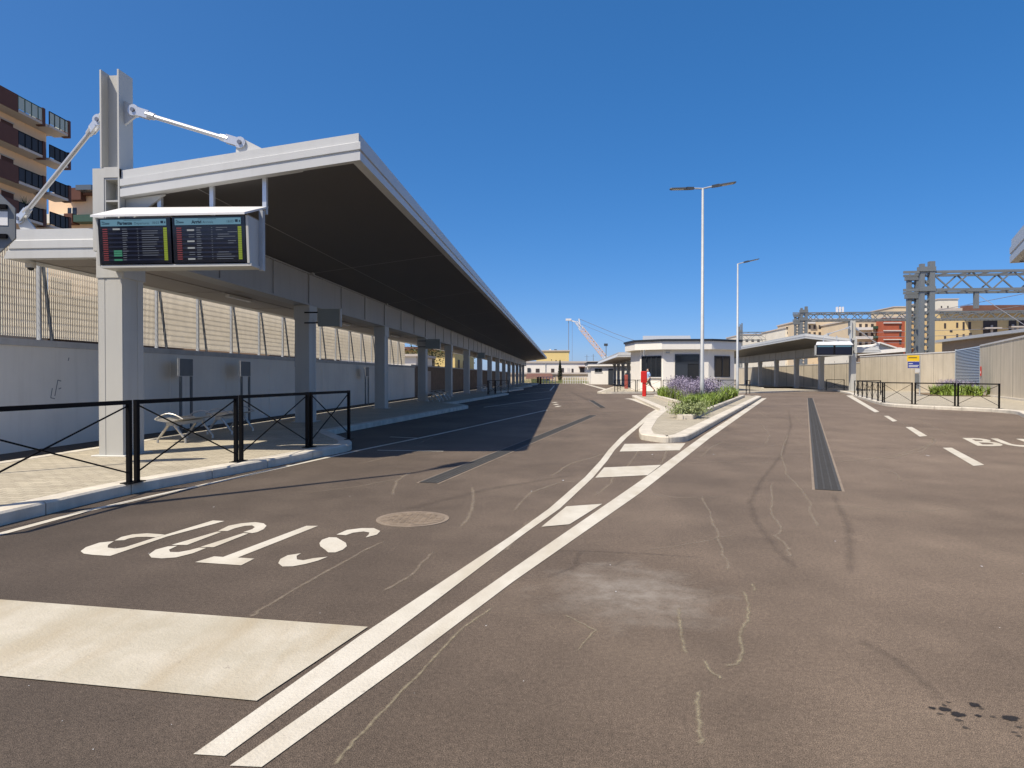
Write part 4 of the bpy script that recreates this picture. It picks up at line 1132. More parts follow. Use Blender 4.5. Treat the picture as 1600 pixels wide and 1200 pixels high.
# ================================================================== RED INFORMATION PILLAR AND EXTINGUISHER BOX
def pillar(px, Y, z0, label, group=None):
    p = WY(px, 600, Y); X = p[0]
    t = thing('red_pillar', (X, Y, z0), label, 'pillar', group)
    MB().bbox(X - .105, X + .105, Y - .09, Y + .09, z0, z0 + .93, .02).build('stand', 'signal_red', t)
    MB().bbox(X - .19, X + .16, Y - .12, Y + .12, z0 + .82, z0 + 1.5, .03).build('box', 'signal_red', t)
    MB().bbox(X + .106, X + .125, Y - .08, Y + .08, z0 + .05, z0 + .6, .004).build('service_panel', 'black_metal', t)
    MB().bbox(X - .14, X + .11, Y - .127, Y - .121, z0 + .95, z0 + 1.38, .002).build('front_panel', 'signal_red', t)
pillar(1006.5, 40.6, KERB, 'bright red pillar with a wider boxy head on the island beside the walking person')
p = WY(978.5, 600, 66)
t = thing('red_cabinet', (p[0], 66, KERB), 'faded red cabinet left of the kiosk corner', 'cabinet')
MB().bbox(p[0] - .16, p[0] + .16, 65.8, 66.2, KERB, KERB + 1.35, .05).build('body', 'faded_red', t)
MB().ball((p[0], 66, KERB + 1.4), (.12, .12, .15), 10, 6).build('cap', 'dark_plastic', t, smooth=True)

# ================================================================== WALKING PERSON
def limb_mesh(chains, name, mt, parent, vox, xf):
    m = MB(xf)
    for pts, rad in chains:
        m.tube(pts, rad, 12)
        for p, r in zip(pts, rad): m.ball(p, r * .995, 12, 8)
    o = m.build(name, mt, parent, smooth=True, recalc=False)
    md = o.modifiers.new('join', 'REMESH'); md.mode = 'VOXEL'; md.voxel_size = vox; md.use_smooth_shade = True
    return o
PXW = WY(1013.5, 600, 51.9)
t = thing('person', (PXW[0], PXW[1], KERB), 'person in a light blue shirt and khaki shorts walking past the red pillar', 'person')
ph = lambda x, y, z: (PXW[0] + x, PXW[1] + y, KERB + z)      # faces -x
body = [([(0, 0, .95), (0, 0, 1.12), (-.01, 0, 1.3), (-.02, 0, 1.42)], [.135, .125, .145, .12]),
        ([(-.02, 0, 1.42), (-.03, 0, 1.50), (-.05, 0, 1.58)], [.075, .058, .06]),
        ([(-.05, 0, 1.60), (-.055, 0, 1.68), (-.05, 0, 1.73)], [.085, .095, .075]), ([(-.13, 0, 1.64), (-.155, 0, 1.625)], [.03, .018]),
        ([(-.05, -.085, 1.64), (-.04, -.1, 1.64)], [.02, .025]), ([(-.05, .085, 1.64), (-.04, .1, 1.64)], [.02, .025]),
        ([(-.02, -.18, 1.40), (.09, -.22, 1.14), (-.06, -.22, .93)], [.055, .043, .032]), ([(-.02, .18, 1.40), (-.16, .22, 1.16), (-.36, .2, 1.05)], [.055, .043, .032]),
        ([(0, -.09, .93), (-.26, -.09, .55), (-.32, -.09, .10)], [.095, .068, .043]), ([(-.30, -.09, .06), (-.46, -.1, .04)], [.045, .035]),
        ([(0, .09, .93), (.14, .09, .52), (.44, .09, .18)], [.095, .068, .043]), ([(.46, .09, .14), (.40, .1, .03)], [.045, .035])]
for base, dirx in (((-.06, -.22, .93), -.3), ((-.36, .2, 1.05), -.9)):
    b = Vector(base); body.append(([b, b + Vector((-.04, 0, -.06))], [.034, .036]))
    for i in range(4):
        o = Vector((-.02 + .018 * i - .01, 0, 0)); q = b + Vector((-.05, 0, -.08)) + o
        body.append(([q, q + Vector((-.02, .005, -.035 - .006 * (i in (1, 2)))), q + Vector((-.045, .01, -.055))], [.010, .009, .008]))
    body.append(([b + Vector((-.02, -.02, -.05)), b + Vector((-.06, -.03, -.07)), b + Vector((-.08, -.025, -.08))], [.012, .011, .009]))
limb_mesh(body, 'body', 'skin', t, .016, ph)
limb_mesh([([(0, 0, .92), (0, 0, 1.12), (-.01, 0, 1.3), (-.02, 0, 1.41)], [.165, .15, .165, .135]), ([(-.02, -.1, 1.38), (-.02, -.19, 1.39), (.05, -.215, 1.22)], [.09, .075, .068]), ([(-.02, .1, 1.38), (-.02, .19, 1.39), (-.10, .21, 1.25)], [.09, .075, .068])], 'shirt', 'shirt_blue', t, .02, ph)
limb_mesh([([(0, -.08, .97), (-.02, -.09, .86), (-.2, -.09, .60)], [.14, .12, .09]), ([(0, .08, .97), (.02, .09, .86), (.12, .09, .58)], [.14, .12, .09])], 'shorts', 'shorts_khaki', t, .02, ph)
limb_mesh([([(-.02, 0, 1.68), (-.02, 0, 1.74)], [.098, .09]), ([(-.09, 0, 1.76), (.03, 0, 1.74)], [.05, .07])], 'hair', 'hair_dark', t, .016, ph)
limb_mesh([([(-.31, -.09, .05), (-.47, -.1, .035)], [.055, .042])], 'shoe', 'shoe_dark', t, .016, ph)
limb_mesh([([(.46, .09, .13), (.40, .1, .02)], [.055, .042])], 'shoe', 'shoe_dark', t, .016, ph)

# ================================================================== PLANTS
rnd = random.Random(3)
def strap_clump(h, n, spread, seed):
    r = random.Random(seed); m = MB()
    for i in range(n):
        a = r.uniform(0, 2 * math.pi); L = h * r.uniform(.65, 1.15); lean = r.uniform(.12, .75); w = r.uniform(.014, .024)
        bx, by = r.uniform(-spread, spread) * .5, r.uniform(-spread, spread) * .5
        px_, py_ = -math.sin(a) * w, math.cos(a) * w; pts = []
        for k in range(5):
            u = k / 4; d = lean * L * u ** 1.6; z = L * (u - .42 * lean * u ** 2.6); ww = (1 - u ** 2) + .08
            pts.append((bx + math.cos(a) * d, by + math.sin(a) * d, z, ww))
        vs = []
        for x, y, z, ww in pts: vs += [(x + px_ * ww, y + py_ * ww, z), (x - px_ * ww, y - py_ * ww, z)]
        m.add(vs, [(2 * k, 2 * k + 1, 2 * k + 3, 2 * k + 2) for k in range(4)])
    return m
def lav_clump(h, n, spread, seed):
    r = random.Random(seed); st = MB(); fl = MB()
    for i in range(n):
        a = r.uniform(0, 2 * math.pi); L = h * r.uniform(.7, 1.12); lean = r.uniform(0, .42)
        bx, by = r.gauss(0, spread * .3), r.gauss(0, spread * .3); b = Vector((bx, by, 0)); e = Vector((bx + math.cos(a) * lean * L, by + math.sin(a) * lean * L, L))
        mid = b + (e - b) * .55
        s = Vector((-math.sin(a), math.cos(a), 0)) * .004
        st.add([b - s, b + s, mid + s, mid - s], [(0, 1, 2, 3)])
        for k in range(7):
            u = .45 + .55 * k / 6; p = b + (e - b) * u; q = Vector((r.uniform(-1, 1), r.uniform(-1, 1), r.uniform(-.3, 1))).normalized(); w = r.uniform(.010, .017)
            c = q.cross(Vector((0, 0, 1))).normalized() * w; L2 = .05
            fl.add([p - c, p + c, p + c + q * L2, p - c + q * L2], [(0, 1, 2, 3)])
    return st, fl
PROT = []
for s in range(4):
    t = thing('leafy_plant', (0, 0, 0), 'green strap-leaved plant', 'plant', 'strap-leaved plants in the beds')
    strap_clump(.5, 90, .34, s).build('leaves', 'strap_leaf', t, recalc=False); PROT.append(t)
LAV = []
for s in range(3):
    t = thing('lavender_bush', (0, 0, 0), 'lavender', 'bush', 'lavender bushes in the beds')
    st_, fl_ = lav_clump(.86, 150, .7, 20 + s); st_.build('stems', 'lavender_stem', t, recalc=False); fl_.build('flowers', 'lavender_flower', t, recalc=False); LAV.append(t)
PAL = []
for s in range(2):
    t = thing('pale_shrub', (0, 0, 0), 'pale', 'shrub', 'low pale shrubs at the tip of the planter')
    r = random.Random(40 + s); m = MB()
    for i in range(420):
        v = Vector((r.gauss(0, .2), r.gauss(0, .2), abs(r.gauss(0, .13)) + .02)); q = Vector((r.uniform(-1, 1), r.uniform(-1, 1), r.uniform(-.2, 1))).normalized(); c = q.cross(Vector((0, 0, 1))).normalized() * .018
        m.add([v - c, v + c, v + q * .05 + c * .4, v + q * .05 - c * .4], [(0, 1, 2, 3)])
    m.build('leaves', 'pale_leaf', t, recalc=False); PAL.append(t)
used = set()
def plant(pool, x, y, z, label, sc=1.0):
    o = rnd.choice(pool)
    if o.name in used: o = copy_tree(o)
    used.add(o.name)
    o.location = (x, y, z); o.rotation_euler = (0, 0, rnd.uniform(0, 6.28)); s = sc * rnd.uniform(.85, 1.15); o.scale = (s, s, s * rnd.uniform(.9, 1.1)); o['label'] = label
ZB = KERB + .07
def inside(x, y):   # planter interior
    lo = 3.30 + (y - 19.0) * (4.93 - 3.18) / 9.97 if y < 28.97 else 5.05 + (y - 28.97) * .03
    hi = 3.5 + (y - 19) * (10.5 - 3.62) / 20.8
    return lo + .15 < x < hi - .22
for i in range(14):
    y = rnd.uniform(19.3, 22.6); lo = 3.3 + (y - 19) * .1755; hi = 3.5 + (y - 19) * .331
    plant(PAL, rnd.uniform(lo + .12, max(lo + .2, hi - .2)), y, ZB, 'low pale green shrub at the near tip of the planter', 1.0)
# strap-leaved clumps: front rows on both sides; lavender behind, in the middle
spots = []
y = 22.0
while y < 39.4:
    lo = 3.3 + (y - 19.0) * .1755 if y < 28.97 else 5.1
    hi = 3.5 + (y - 19) * .331
    wd = hi - lo
    nn = max(2, int(wd / .42))
    for i in range(nn):
        x = lo + .25 + (wd - .5) * (i + .5) / nn + rnd.uniform(-.1, .1); yy = y + rnd.uniform(-.2, .2)
        px = 800 + FPX * ((Vector((x, yy, 0)) .dot(_r)) / (Vector((x, yy, 0)).dot(_f)))
        spots.append((x, yy, px, lo, hi))
    y += .55 if y < 30 else .75
for x, yy, px, lo, hi in spots:
    if not inside(x, yy) or rnd.random() < .12: continue
    u = (x - lo) / (hi - lo)
    if (yy > 26.5 and .26 < u < .62 and yy < 34) or (yy > 31 and .2 < u < .36):
        if rnd.random() < .72: plant(LAV, x, yy, ZB, 'purple lavender bush in the middle of the island planter', 1.04)
    elif yy < 27.4 and rnd.random() < .15: plant(PAL, x, yy, ZB, 'low pale green shrub among the strap leaves of the planter', 1.0)
    else: plant(PROT, x, yy, ZB, 'green strap-leaved clump in the island planter', 1.0 if yy < 30 else 1.15)
# bed by the right wall
t = props(MB().poly([(x, y_) for x, y_ in ((22.4, 43), (26.0, 41.2), (28.2, 47.6), (25.2, 50.5))], KERB + .03).build('planting_bed', 'soil'), kind='structure')
for i in range(34):
    u, v = rnd.random(), rnd.random(); x = 22.7 + 3.2 * u + 2.2 * v; y_ = 42.9 - 1.3 * u + 5.6 * v
    if v > .62 and u < .7: plant(LAV, x, y_, KERB + .03, 'purple lavender bush in the bed by the concrete wall', .95)
    else: plant(PROT, x, y_, KERB + .03, 'green strap-leaved clump in the bed by the concrete wall', 1.35)

def crown_tree(X, Y, H, Rr, label, mt='tree_leaf', name='tree', n=1500, leaf=.16, squash=1.0, z0=0, seed=1):
    r = random.Random(seed)
    t = thing(name, (X, Y, z0), label, 'tree')
    MB().tube([(X, Y, z0), (X + .05, Y, z0 + H * .35), (X - .05, Y + .05, z0 + H * .7)], [.16 * H / 6, .11 * H / 6, .04], 8).build('trunk', 'bark', t)
    m = MB(); cl = [(r.gauss(0, .45) * Rr, r.gauss(0, .45) * Rr, r.uniform(.42, .92) * H, r.uniform(.3, .6) * Rr) for _ in range(16)]
    for i in range(n):
        c = r.choice(cl); d = Vector((r.gauss(0, 1), r.gauss(0, 1), r.gauss(0, 1))).normalized() * c[3] * r.uniform(.6, 1.05)
        p = Vector((X + c[0] + d.x, Y + c[1] + d.y, z0 + c[2] + d.z * squash)); q = Vector((r.uniform(-1, 1), r.uniform(-1, 1), r.uniform(-.6, .8))).normalized(); s_ = q.cross(Vector((.3, .2, 1))).normalized() * leaf * .5
        m.add([p - s_, p + s_, p + s_ * .5 + q * leaf, p - s_ * .5 + q * leaf], [(0, 1, 2, 3)])
    m.build('crown', mt, t, recalc=False)
    return t
# cypress at the end of the road
p = WY(875, 600, 128)
t = thing('cypress', (p[0], 128, 0), 'slim dark cypress in front of the long white building', 'tree')
r = random.Random(9); m = MB()
for i in range(1500):
    z = r.uniform(.15, 4.3); rad = .42 * math.sin(math.pi * min(1, (z / 4.4) ** .55)) * r.uniform(.55, 1.08) + .03; a = r.uniform(0, 6.283)
    q = Vector((math.cos(a) * .3, math.sin(a) * .3, 1)).normalized(); c = q.cross(Vector((math.cos(a), math.sin(a), 0))).normalized() * .05
    v = Vector((p[0] + rad * math.cos(a), 128 + rad * math.sin(a), z)); m.add([v - c, v + c, v + q * .2], [(0, 1, 2)])
m.build('crown', 'cypress_leaf', t, recalc=False)
MB().tube([(p[0], 128, 0), (p[0], 128, 3.6)], [.1, .03], 8).build('trunk', 'bark', t)

# ================================================================== RIGHT SIDE: CONCRETE WALLS, LOUVRED PANEL, SIGN
a = Vector(G(1600, 626, K)[:2]); b = Vector(G(1531, 617.0, K)[:2]); c = Vector(G(1492, 613, K)[:2]); dA = (b - a).normalized()
zA = 3.24
t = thing('concrete_wall', (a.x, a.y, K), 'tall beige board-marked concrete wall at the right edge', 'wall', 'concrete walls along the railway')
a2 = a - dA * 26; nA = Vector((dA.y, -dA.x))
def wall_strip(p, q, nrm, th, z0, z1, name, mt, par, d0=0.0):
    m = MB(); o = [p + nrm * d0, q + nrm * d0, q + nrm * (d0 + th), p + nrm * (d0 + th)]
    m.prism([(v.x, v.y) for v in o], z0, z1); return m.build(name, mt, par)
wall_strip(a2, b, nA, .3, 0, zA, 'wall_body', 'board_concrete', t)
wall_strip(a2, b + dA * .02, nA, .36, zA, zA + .1, 'coping', 'wall_cap', t, -.03)
wall_strip(a2, b - dA * 1.0, nA, .12, K - .006, K + .09, 'plinth', 'kerb_concrete', t, -.125)
for s in (3.2, 6.1, 9.0, 12): wall_strip(b - dA * s, b - dA * (s - .012), nA, .012, K, zA, 'joint', 'grate_void', t, -.004)
# fire point sign
p = b - dA * .55
t = thing('red_plate', (p.x, p.y, 1.6), 'small red plate on the concrete wall right of the louvred panel', 'sign')
wall_strip(p, p + dA * .28, nA, .03, 1.35, 1.95, 'plate', 'signal_red', t, -.05)
wall_strip(p + dA * .05, p + dA * .23, nA, .01, 1.5, 1.65, 'white_label', 'sign_white', t, -.062)
# louvred panel between the two walls
dB = (c - b).normalized(); nB = Vector((dB.y, -dB.x)); LL = (c - b).length
t = thing('louvred_panel', (b.x, b.y, K), 'grey horizontal louvred panel set between the two concrete walls', 'panel')
wall_strip(b + dB * .02, c - dB * .02, nB, .06, K, 3.3, 'backing', 'gantry_dark', t, .05)
m = MB(); z = K + .03
while z < 3.28:
    for p, q in ((b + dB * .03, c - dB * .03),):
        f0, f1 = p - nB * .0, q - nB * .0; g0, g1 = p + nB * .045, q + nB * .045
        m.add([(f0.x, f0.y, z), (f1.x, f1.y, z), (g1.x, g1.y, z + .085), (g0.x, g0.y, z + .085)], [(0, 1, 2, 3)])
    z += .105
m.build('slats', 'louvre_grey', t)
m = MB()
for p in (b + dB * .0, c - dB * .08): m.prism([(v.x, v.y) for v in (p - nB * .02, p + dB * .08 - nB * .02, p + dB * .08 + nB * .08, p + nB * .08)], K, 3.32)
m.build('frame', 'louvre_grey', t)
e = Vector((28.05, 66.0)); dC = (e - c).normalized(); nC = Vector((dC.y, -dC.x))
t = thing('concrete_wall', (c.x, c.y, K), 'lower beige concrete wall running from the louvred panel to the right canopy', 'wall', 'concrete walls along the railway')
e2 = e
wall_strip(c, e2, nC, .3, 0, 3.12, 'wall_body', 'board_concrete', t); wall_strip(c, e2, nC, .36, 3.12, 3.21, 'coping', 'wall_cap', t, -.03)
for i in range(1, 6): wall_strip(c + dC * (i * 2.5), c + dC * (i * 2.5 + .012), nC, .012, K, 3.1, 'joint', 'grate_void', t, -.004)

t = thing('concrete_wall', (28.6, 62, K), 'beige concrete wall in shade behind the columns of the right canopy', 'wall', 'concrete walls along the railway')
MB().box(28.05, 28.35, 66.05, 112, 0, 2.6).build('wall_body', 'board_concrete', t); MB().box(28.02, 28.39, 66.05, 112, 2.602, 2.68).build('coping', 'wall_cap', t)
m = MB()
for i in range(14): m.box(28.035, 28.055, 66 + i * 3, 66.02 + i * 3, K, 2.9)
m.build('joint', 'grate_void', t)
p = WY(1437, 600, 43.5)
t = thing('bus_stop_sign', (p[0], 43.5, K), 'yellow and blue stop sign on a grey pole in front of the concrete wall', 'sign')
X, Y = p[0], 43.5
MB().tube([(X, Y, K), (X, Y, 2.62)], .04, 10).build('pole', 'galvanised', t)
MB().box(X - .78, X - .05, Y - .05, Y - .02, 2.27, 2.62).build('yellow_panel', 'sign_yellow', t)
bl = MB().box(X - .73, X - .05, Y - .05, Y - .02, 1.83, 2.22).build('blue_panel', 'sign_blue', t)
for z0_, x1 in ((2.09, .14), (1.98, .5), (1.9, .45)): MB().box(X - .69, X - .69 + x1 + .1, Y - .056, Y - .051, z0_, z0_ + .035).build('text_line', 'sign_white', bl)
MB().box(X - .70, X - .2, Y - .056, Y - .051, 2.45, 2.50).build('text_line', 'shadowed_opening', t)
MB().box(X - .27, X - .09, Y - .08, Y + .04, .55, 1.5).build('timetable_case', 'sign_back', t)
MB().box(X - .30, X - .02, Y - .05, Y - .02, 1.55, 1.78).build('route_plate', 'sticker_grey', t)

# ================================================================== RAILWAY: shelter roofs, gantries
t = thing('station_shelter', (40, 66, 0), 'low grey station roof on brown walls behind the concrete wall at right', 'shelter')
A = Vector(WY(1461, 535.5, 74)); B = Vector(WY(1640, 513.5, 50)); d = (B - A).normalized(); h = Vector((d.y, -d.x, 0)).normalized() * -1
if h.x < 0: h = -h
m = MB(); o = [A, B, B + h * 5, A + h * 5]
m.add([tuple(v) for v in o] + [tuple(v + Vector((0, 0, .26))) for v in o], [(0, 3, 2, 1), (4, 5, 6, 7), (0, 1, 5, 4), (1, 2, 6, 5), (2, 3, 7, 6), (3, 0, 4, 7)]); m.build('roof', 'shelter_grey', t)
m = MB(); o = [A + h * .5 + d * .5, B + h * .5, B + h * 1.2, A + h * 1.2 + d * .5]
m.add([(v.x, v.y, 0) for v in o] + [(v.x, v.y, v.z - .003) for v in o], [(0, 3, 2, 1), (4, 5, 6, 7), (0, 1, 5, 4), (1, 2, 6, 5), (2, 3, 7, 6), (3, 0, 4, 7)]); m.build('wall', 'shelter_brown', t)
t = thing('gabled_building', (60, 118, 0), 'low pale gabled station building with a white eave left of the near gantry', 'building')
p0 = WY(1338, 553, 112); p1 = WY(1416, 546.5, 100); ap = WY(1371, 537, 112); e0 = WY(1340, 550, 112); e1 = WY(1404, 547, 112)
m = MB(); m.bar(p0, p1, .5, .55); m.build('eave', 'white_render', t)
m = MB(); m.add([(e0[0], 111.5, 0), (e1[0], 111.5, 0), e1[:1] + (111.5, e1[2]), (ap[0], 111.5, ap[2]), e0[:1] + (111.5, e0[2]), (e0[0], 126, 0), (e1[0], 126, 0), (e1[0], 126, e1[2]), (ap[0], 126, ap[2]), (e0[0], 126, e0[2])],
                [(0, 1, 2, 3, 4), (9, 8, 7, 6, 5), (0, 5, 6, 1), (1, 6, 7, 2), (2, 7, 8, 3), (3, 8, 9, 4), (4, 9, 5, 0)]); m.build('wall', 'pale_render', t)
m = MB(); m.bar((e0[0] - .8, 111.3, e0[2] - .2), (ap[0], 111.3, ap[2] + .12), .6, .22); m.bar((ap[0], 111.3, ap[2] + .12), (e1[0] + .8, 111.3, e1[2] - .2), .6, .22); m.build('roof_edge', 'white_render', t)
m = MB(); m.bar((p0[0], p0[1] + 1, p0[2] - .9), (p1[0], p1[1] + 1, p1[2] - .9), .3, 1.3); m.build('brown_wall', 'shelter_brown', t)

def lattice_post(m, x0, y0, x1, y1, z0, z1, w, pitch):
    """two parallel uprights with zigzag bracing"""
    a = Vector((x0, y0, 0)); b = Vector((x1, y1, 0))
    for p in (a, b): m.bar(p + Vector((0, 0, z0)), p + Vector((0, 0, z1)), w, w, (b - a).normalized())
    z = z0; k = 0
    while z + pitch < z1:
        p, q = (a, b) if k % 2 else (b, a); m.bar(p + Vector((0, 0, z)), q + Vector((0, 0, z + pitch)), w * .38, w * .38, (0, 1, 0)); z += pitch; k += 1
def gantry(Y, px0, px1, ptop, pbt, pbb, xfar, dpt, label, sc=1.0, drop=None):
    """railway portal: two lattice legs and a boxed lattice beam running right"""
    a = WY(px0, ptop, Y); b = WY(px1, ptop, Y); X0, X1 = a[0], b[0]; zt = a[2]; zb1 = WY(px1, pbt, Y)[2]; zb0 = WY(px1, pbb, Y)[2]; w = (X1 - X0)
    t = thing('railway_gantry', (X1, Y, 0), label, 'gantry', 'steel railway gantries')
    s = w * .30
    for dy, dpx, dz in ((0, 0, 0), (dpt, (px1 - px0) * .78, -.4 * sc)):
        m = MB()
        xr = WY(px1 - dpx, 600, Y + dy)[0]
        m.box(xr - s * .5, xr + s * .5, Y + dy - s * .5, Y + dy + s * .5, 0, zt + dz); m.box(xr - w * .55 - s * .4, xr - w * .55 + s * .4, Y + dy - s * .4, Y + dy + s * .4, 0, zt + dz - .25 * sc)
        z = 1.0; k = 0; st = w * .38
        while z < zt - 1:
            p, q = (xr, xr - w * .55) if k % 2 else (xr - w * .55, xr)
            m.bar((p, Y + dy, z), (q, Y + dy, z + st), s * .26, s * .26, (0, 1, 0)); m.bar((q, Y + dy + s * .3, z), (p, Y + dy + s * .3, z + st), s * .22, s * .22, (0, 1, 0)); z += st; k += 1
        for zc in (zb0 - .15, zb1 + .05): m.box(xr - w * .75, xr + s * .62, Y + dy - s * .62, Y + dy + s * .62, zc + dz * .3, zc + .5 * sc + dz * .3)
        m.build('leg', 'gantry_steel', t)
    m = MB(); c = s * .32
    for dy in (.0, dpt * .45):
        for z in (zb0, zb1): m.bar((WY(px0 - (px1 - px0) * .6, 600, Y + dy)[0], Y + dy, z), (xfar, Y + dy - (xfar - X1) * .03, z), c * 1.5, c * 1.5)
        n = int((xfar - X1) / (zb1 - zb0) * 1.0); 
        for i in range(n):
            xa = X1 + (xfar - X1) * i / n; xb = X1 + (xfar - X1) * (i + 1) / n; za, zb_ = (zb0, zb1) if i % 2 else (zb1, zb0)
            m.bar((xa, Y + dy - (xa - X1) * .03, za), (xb, Y + dy - (xb - X1) * .03, zb_), c * .8, c * .8, (0, 1, 0))
    n = int((xfar - X1) / (zb1 - zb0) / 1.0)
    for i in range(n + 1):
        xa = X1 + (xfar - X1) * i / n
        for z in (zb0, zb1): m.bar((xa, Y - (xa - X1) * .03, z), (xa, Y + dpt * .45 - (xa - X1) * .03, z), c * .8, c * .8)
    m.build('beam', 'gantry_steel', t)
    if drop:
        q = WY(drop[0], drop[1], Y - 1); m = MB(); m.box(q[0] - s * .4, q[0] + s * .4, Y - 1 - s * .3, Y - 1 + s * .3, q[2], zb0); m.box(q[0] - s * 1.6, q[0] + s * 1.2, Y - 1.1 - s * .3, Y - .9 + s * .3, zb0 - .35 * sc, zb0 - .1 * sc); m.build('drop_post', 'gantry_steel', t)
    return t
gantry(76, 1427, 1454, 409, 425, 453, WY(1700, 425, 74)[0], 6.0, 'large near lattice gantry behind the concrete wall', 1.0, (1525, 482))
gantry(150, 1246, 1259, 479, 489, 500, WY(1720, 489, 150)[0], 9.0, 'middle distance lattice gantry rising behind the right canopy', 1.3, (1327, 524))
gantry(235, 1153.5, 1159, 505, 519, 531, WY(1262, 519, 235)[0], 9.0, 'farthest small gantry behind the kiosk', 1.3)
# overhead wires: fine lines between the gantries
t = thing('overhead_line', (60, 100, 9), 'thin overhead railway wires strung beyond the concrete wall at right', 'wires')
m = MB()
for pa, ya, pb, yb in (((1340, 527), 130, (1620, 522), 70), ((1340, 520), 130, (1620, 512), 70), ((1460, 486), 90, (1620, 455), 66), ((1460, 500), 100, (1620, 474), 66), ((1530, 462), 74, (1620, 520), 66), ((1330, 535), 130, (1620, 538), 80)):
    m.tube([WY(*pa, ya), WY(*pb, yb)], .03, 5)
m.build('wire', 'cable', t)

# ================================================================== BUILDINGS BEYOND THE RAILWAY
def block(name, px0, px1, ptop, Y, depth, mt, label, cat='building', wins=(), wm='shadowed_opening', extra=(), z0=0, wname='window'):
    a = WY(px0, ptop, Y); b = WY(px1, ptop, Y)
    t = thing(name, (a[0], Y, 0), label, cat)
    MB().box(a[0], b[0], Y, Y + depth, z0, a[2]).build('wall', mt, t)
    MB().box(a[0] - .25, b[0] + .25, Y - .25, Y + depth + .25, a[2] + .002, a[2] + .35).build('roof_edge', 'slab_pale', t)
    for x0, x1, y0_, y1_ in wins:
        p = WY(x0, y0_, Y); q = WY(x1, y1_, Y); w = MB().box(p[0], q[0], Y - .06, Y + .05, q[2], p[2]).build(wname, wm, t)
    for x0, x1, y0_, y1_, pr, mm, nm in extra:
        p = WY(x0, y0_, Y); q = WY(x1, y1_, Y); MB().box(p[0], q[0], Y - pr, Y - .062, q[2], p[2]).build(nm, mm, t)
    return t
yw = [(1475, 1478, 505, 513), (1475, 1478, 525, 530), (1494, 1497, 504, 512), (1494, 1497, 522, 529), (1504, 1507, 503, 516), (1504, 1507, 522, 529), (1513, 1517, 503, 515), (1514, 1518, 520, 528), (1536, 1558, 500, 524), (1576, 1588, 500, 520), (1592, 1604, 500, 520), (1484, 1488, 516, 519)]
block('apartment_building', 1461, 1660, 486, 170, 25, 'ochre_render', 'ochre apartment building with dark recesses right of the near gantry', wins=yw,
      extra=[(1535, 1560, 512, 514, 1.4, 'slab_pale', 'balcony'), (1575, 1600, 510, 512, 1.4, 'slab_pale', 'balcony'), (1535, 1560, 524, 526, 1.4, 'slab_pale', 'balcony'), (1547, 1550, 508, 520, .4, 'slab_pale', 'pier'), (1580, 1583, 507, 520, .4, 'slab_pale', 'pier'),
             (1500, 1660, 479, 486, 3, 'brown_tile', 'roof'), (1465, 1500, 482, 486, 1, 'slab_pale', 'parapet')])
block('tower_block', 1466, 1497, 468, 260, 20, 'pale_render', 'plain white block rising behind the ochre apartments', extra=[(1472, 1490, 464, 468, -1, 'pale_render', 'roof_house')] if False else (), wins=[(1470, 1472, 478, 481), (1480, 1482, 478, 481)])
block('tower_block', 1397, 1418, 480, 280, 20, 'beige_render', 'small beige block just left of the near gantry')
rw = [(1333 + i * 9.3, 1337 + i * 9.3, y_, y_ + 6) for i in range(5) for y_ in (506, 520, 534)]
block('apartment_building', 1329, 1379, 501, 180, 25, 'beige_render', 'beige apartment building with pale balconies beside the red tower', wins=rw,
      extra=[(1331, 1360, 512, 516, 1.5, 'awning_pale', 'balcony'), (1331, 1360, 526, 530, 1.5, 'awning_pale', 'balcony'), (1331, 1360, 540, 544, 1.5, 'awning_pale', 'balcony'), (1362, 1378, 510, 514, 1.2, 'green_frame', 'balcony'), (1362, 1378, 525, 529, 1.2, 'green_frame', 'balcony')])
block('apartment_building', 1380.5, 1414, 497, 176, 25, 'red_brick', 'bright red apartment tower left of the near gantry', wins=[(1405, 1408, 508, 514), (1405, 1408, 520, 526), (1405, 1408, 532, 538)],
      extra=[(1380, 1408, y_, y_ + 1.2, .3, 'awning_pale', 'string_course') for y_ in (504, 516, 530, 543)])
bw = [(1263 + i * 8, 1266.5 + i * 8, y_, y_ + 6) for i in range(8) for y_ in (508, 519)]
block('apartment_building', 1258, 1327, 500, 200, 25, 'beige_render', 'cream apartment building above the right canopy roof', wins=bw,
      extra=[(1292, 1325, 506, 507.5, 1.6, 'awning_pale', 'balcony'), (1292, 1325, 514, 516, 1.6, 'slab_pale', 'balcony'), (1292, 1325, 523, 526, 1.6, 'slab_pale', 'balcony'), (1262, 1272, 501, 506, 1, 'awning_pale', 'bay')])
block('apartment_building', 1227, 1259, 513, 215, 25, 'pale_render', 'pale flat roofed house left of the middle gantry', wins=[(1230, 1234, 518, 522), (1240, 1243, 518, 522), (1250, 1253, 517, 521)], extra=[(1228, 1238, 511, 513, .3, 'dark_roof', 'roof')])
block('terraced_house', 1160, 1226, 523, 260, 25, 'pale_render', 'long low pale house below the farthest gantry', wins=[(1165 + i * 9, 1169 + i * 9, 530, 534) for i in range(6)], extra=[(1199, 1213, 524, 527, .4, 'peach_render', 'render_patch')])
p = WY(1312, 500, 198)
t = thing('roof_antenna', (p[0], 198, p[2]), 'white antenna mast on the cream apartment roof', 'antenna')
z1 = WY(1312, 478, 198)[2]
MB().tube([(p[0], 198, p[2]), (p[0], 198, z1)], .12, 6).build('mast', 'gantry_steel', t)
for dx in (-.8, 0, .8): MB().box(p[0] + dx - .22, p[0] + dx + .22, 197.7, 198.2, z1 - 1.8, z1 - .3).build('aerial_panel', 'crane_white', t)
MB().box(p[0] - 1, p[0] + 1, 197.95, 198.05, z1 - 1.1, z1 - 1.0).build('crossbar', 'gantry_steel', t)

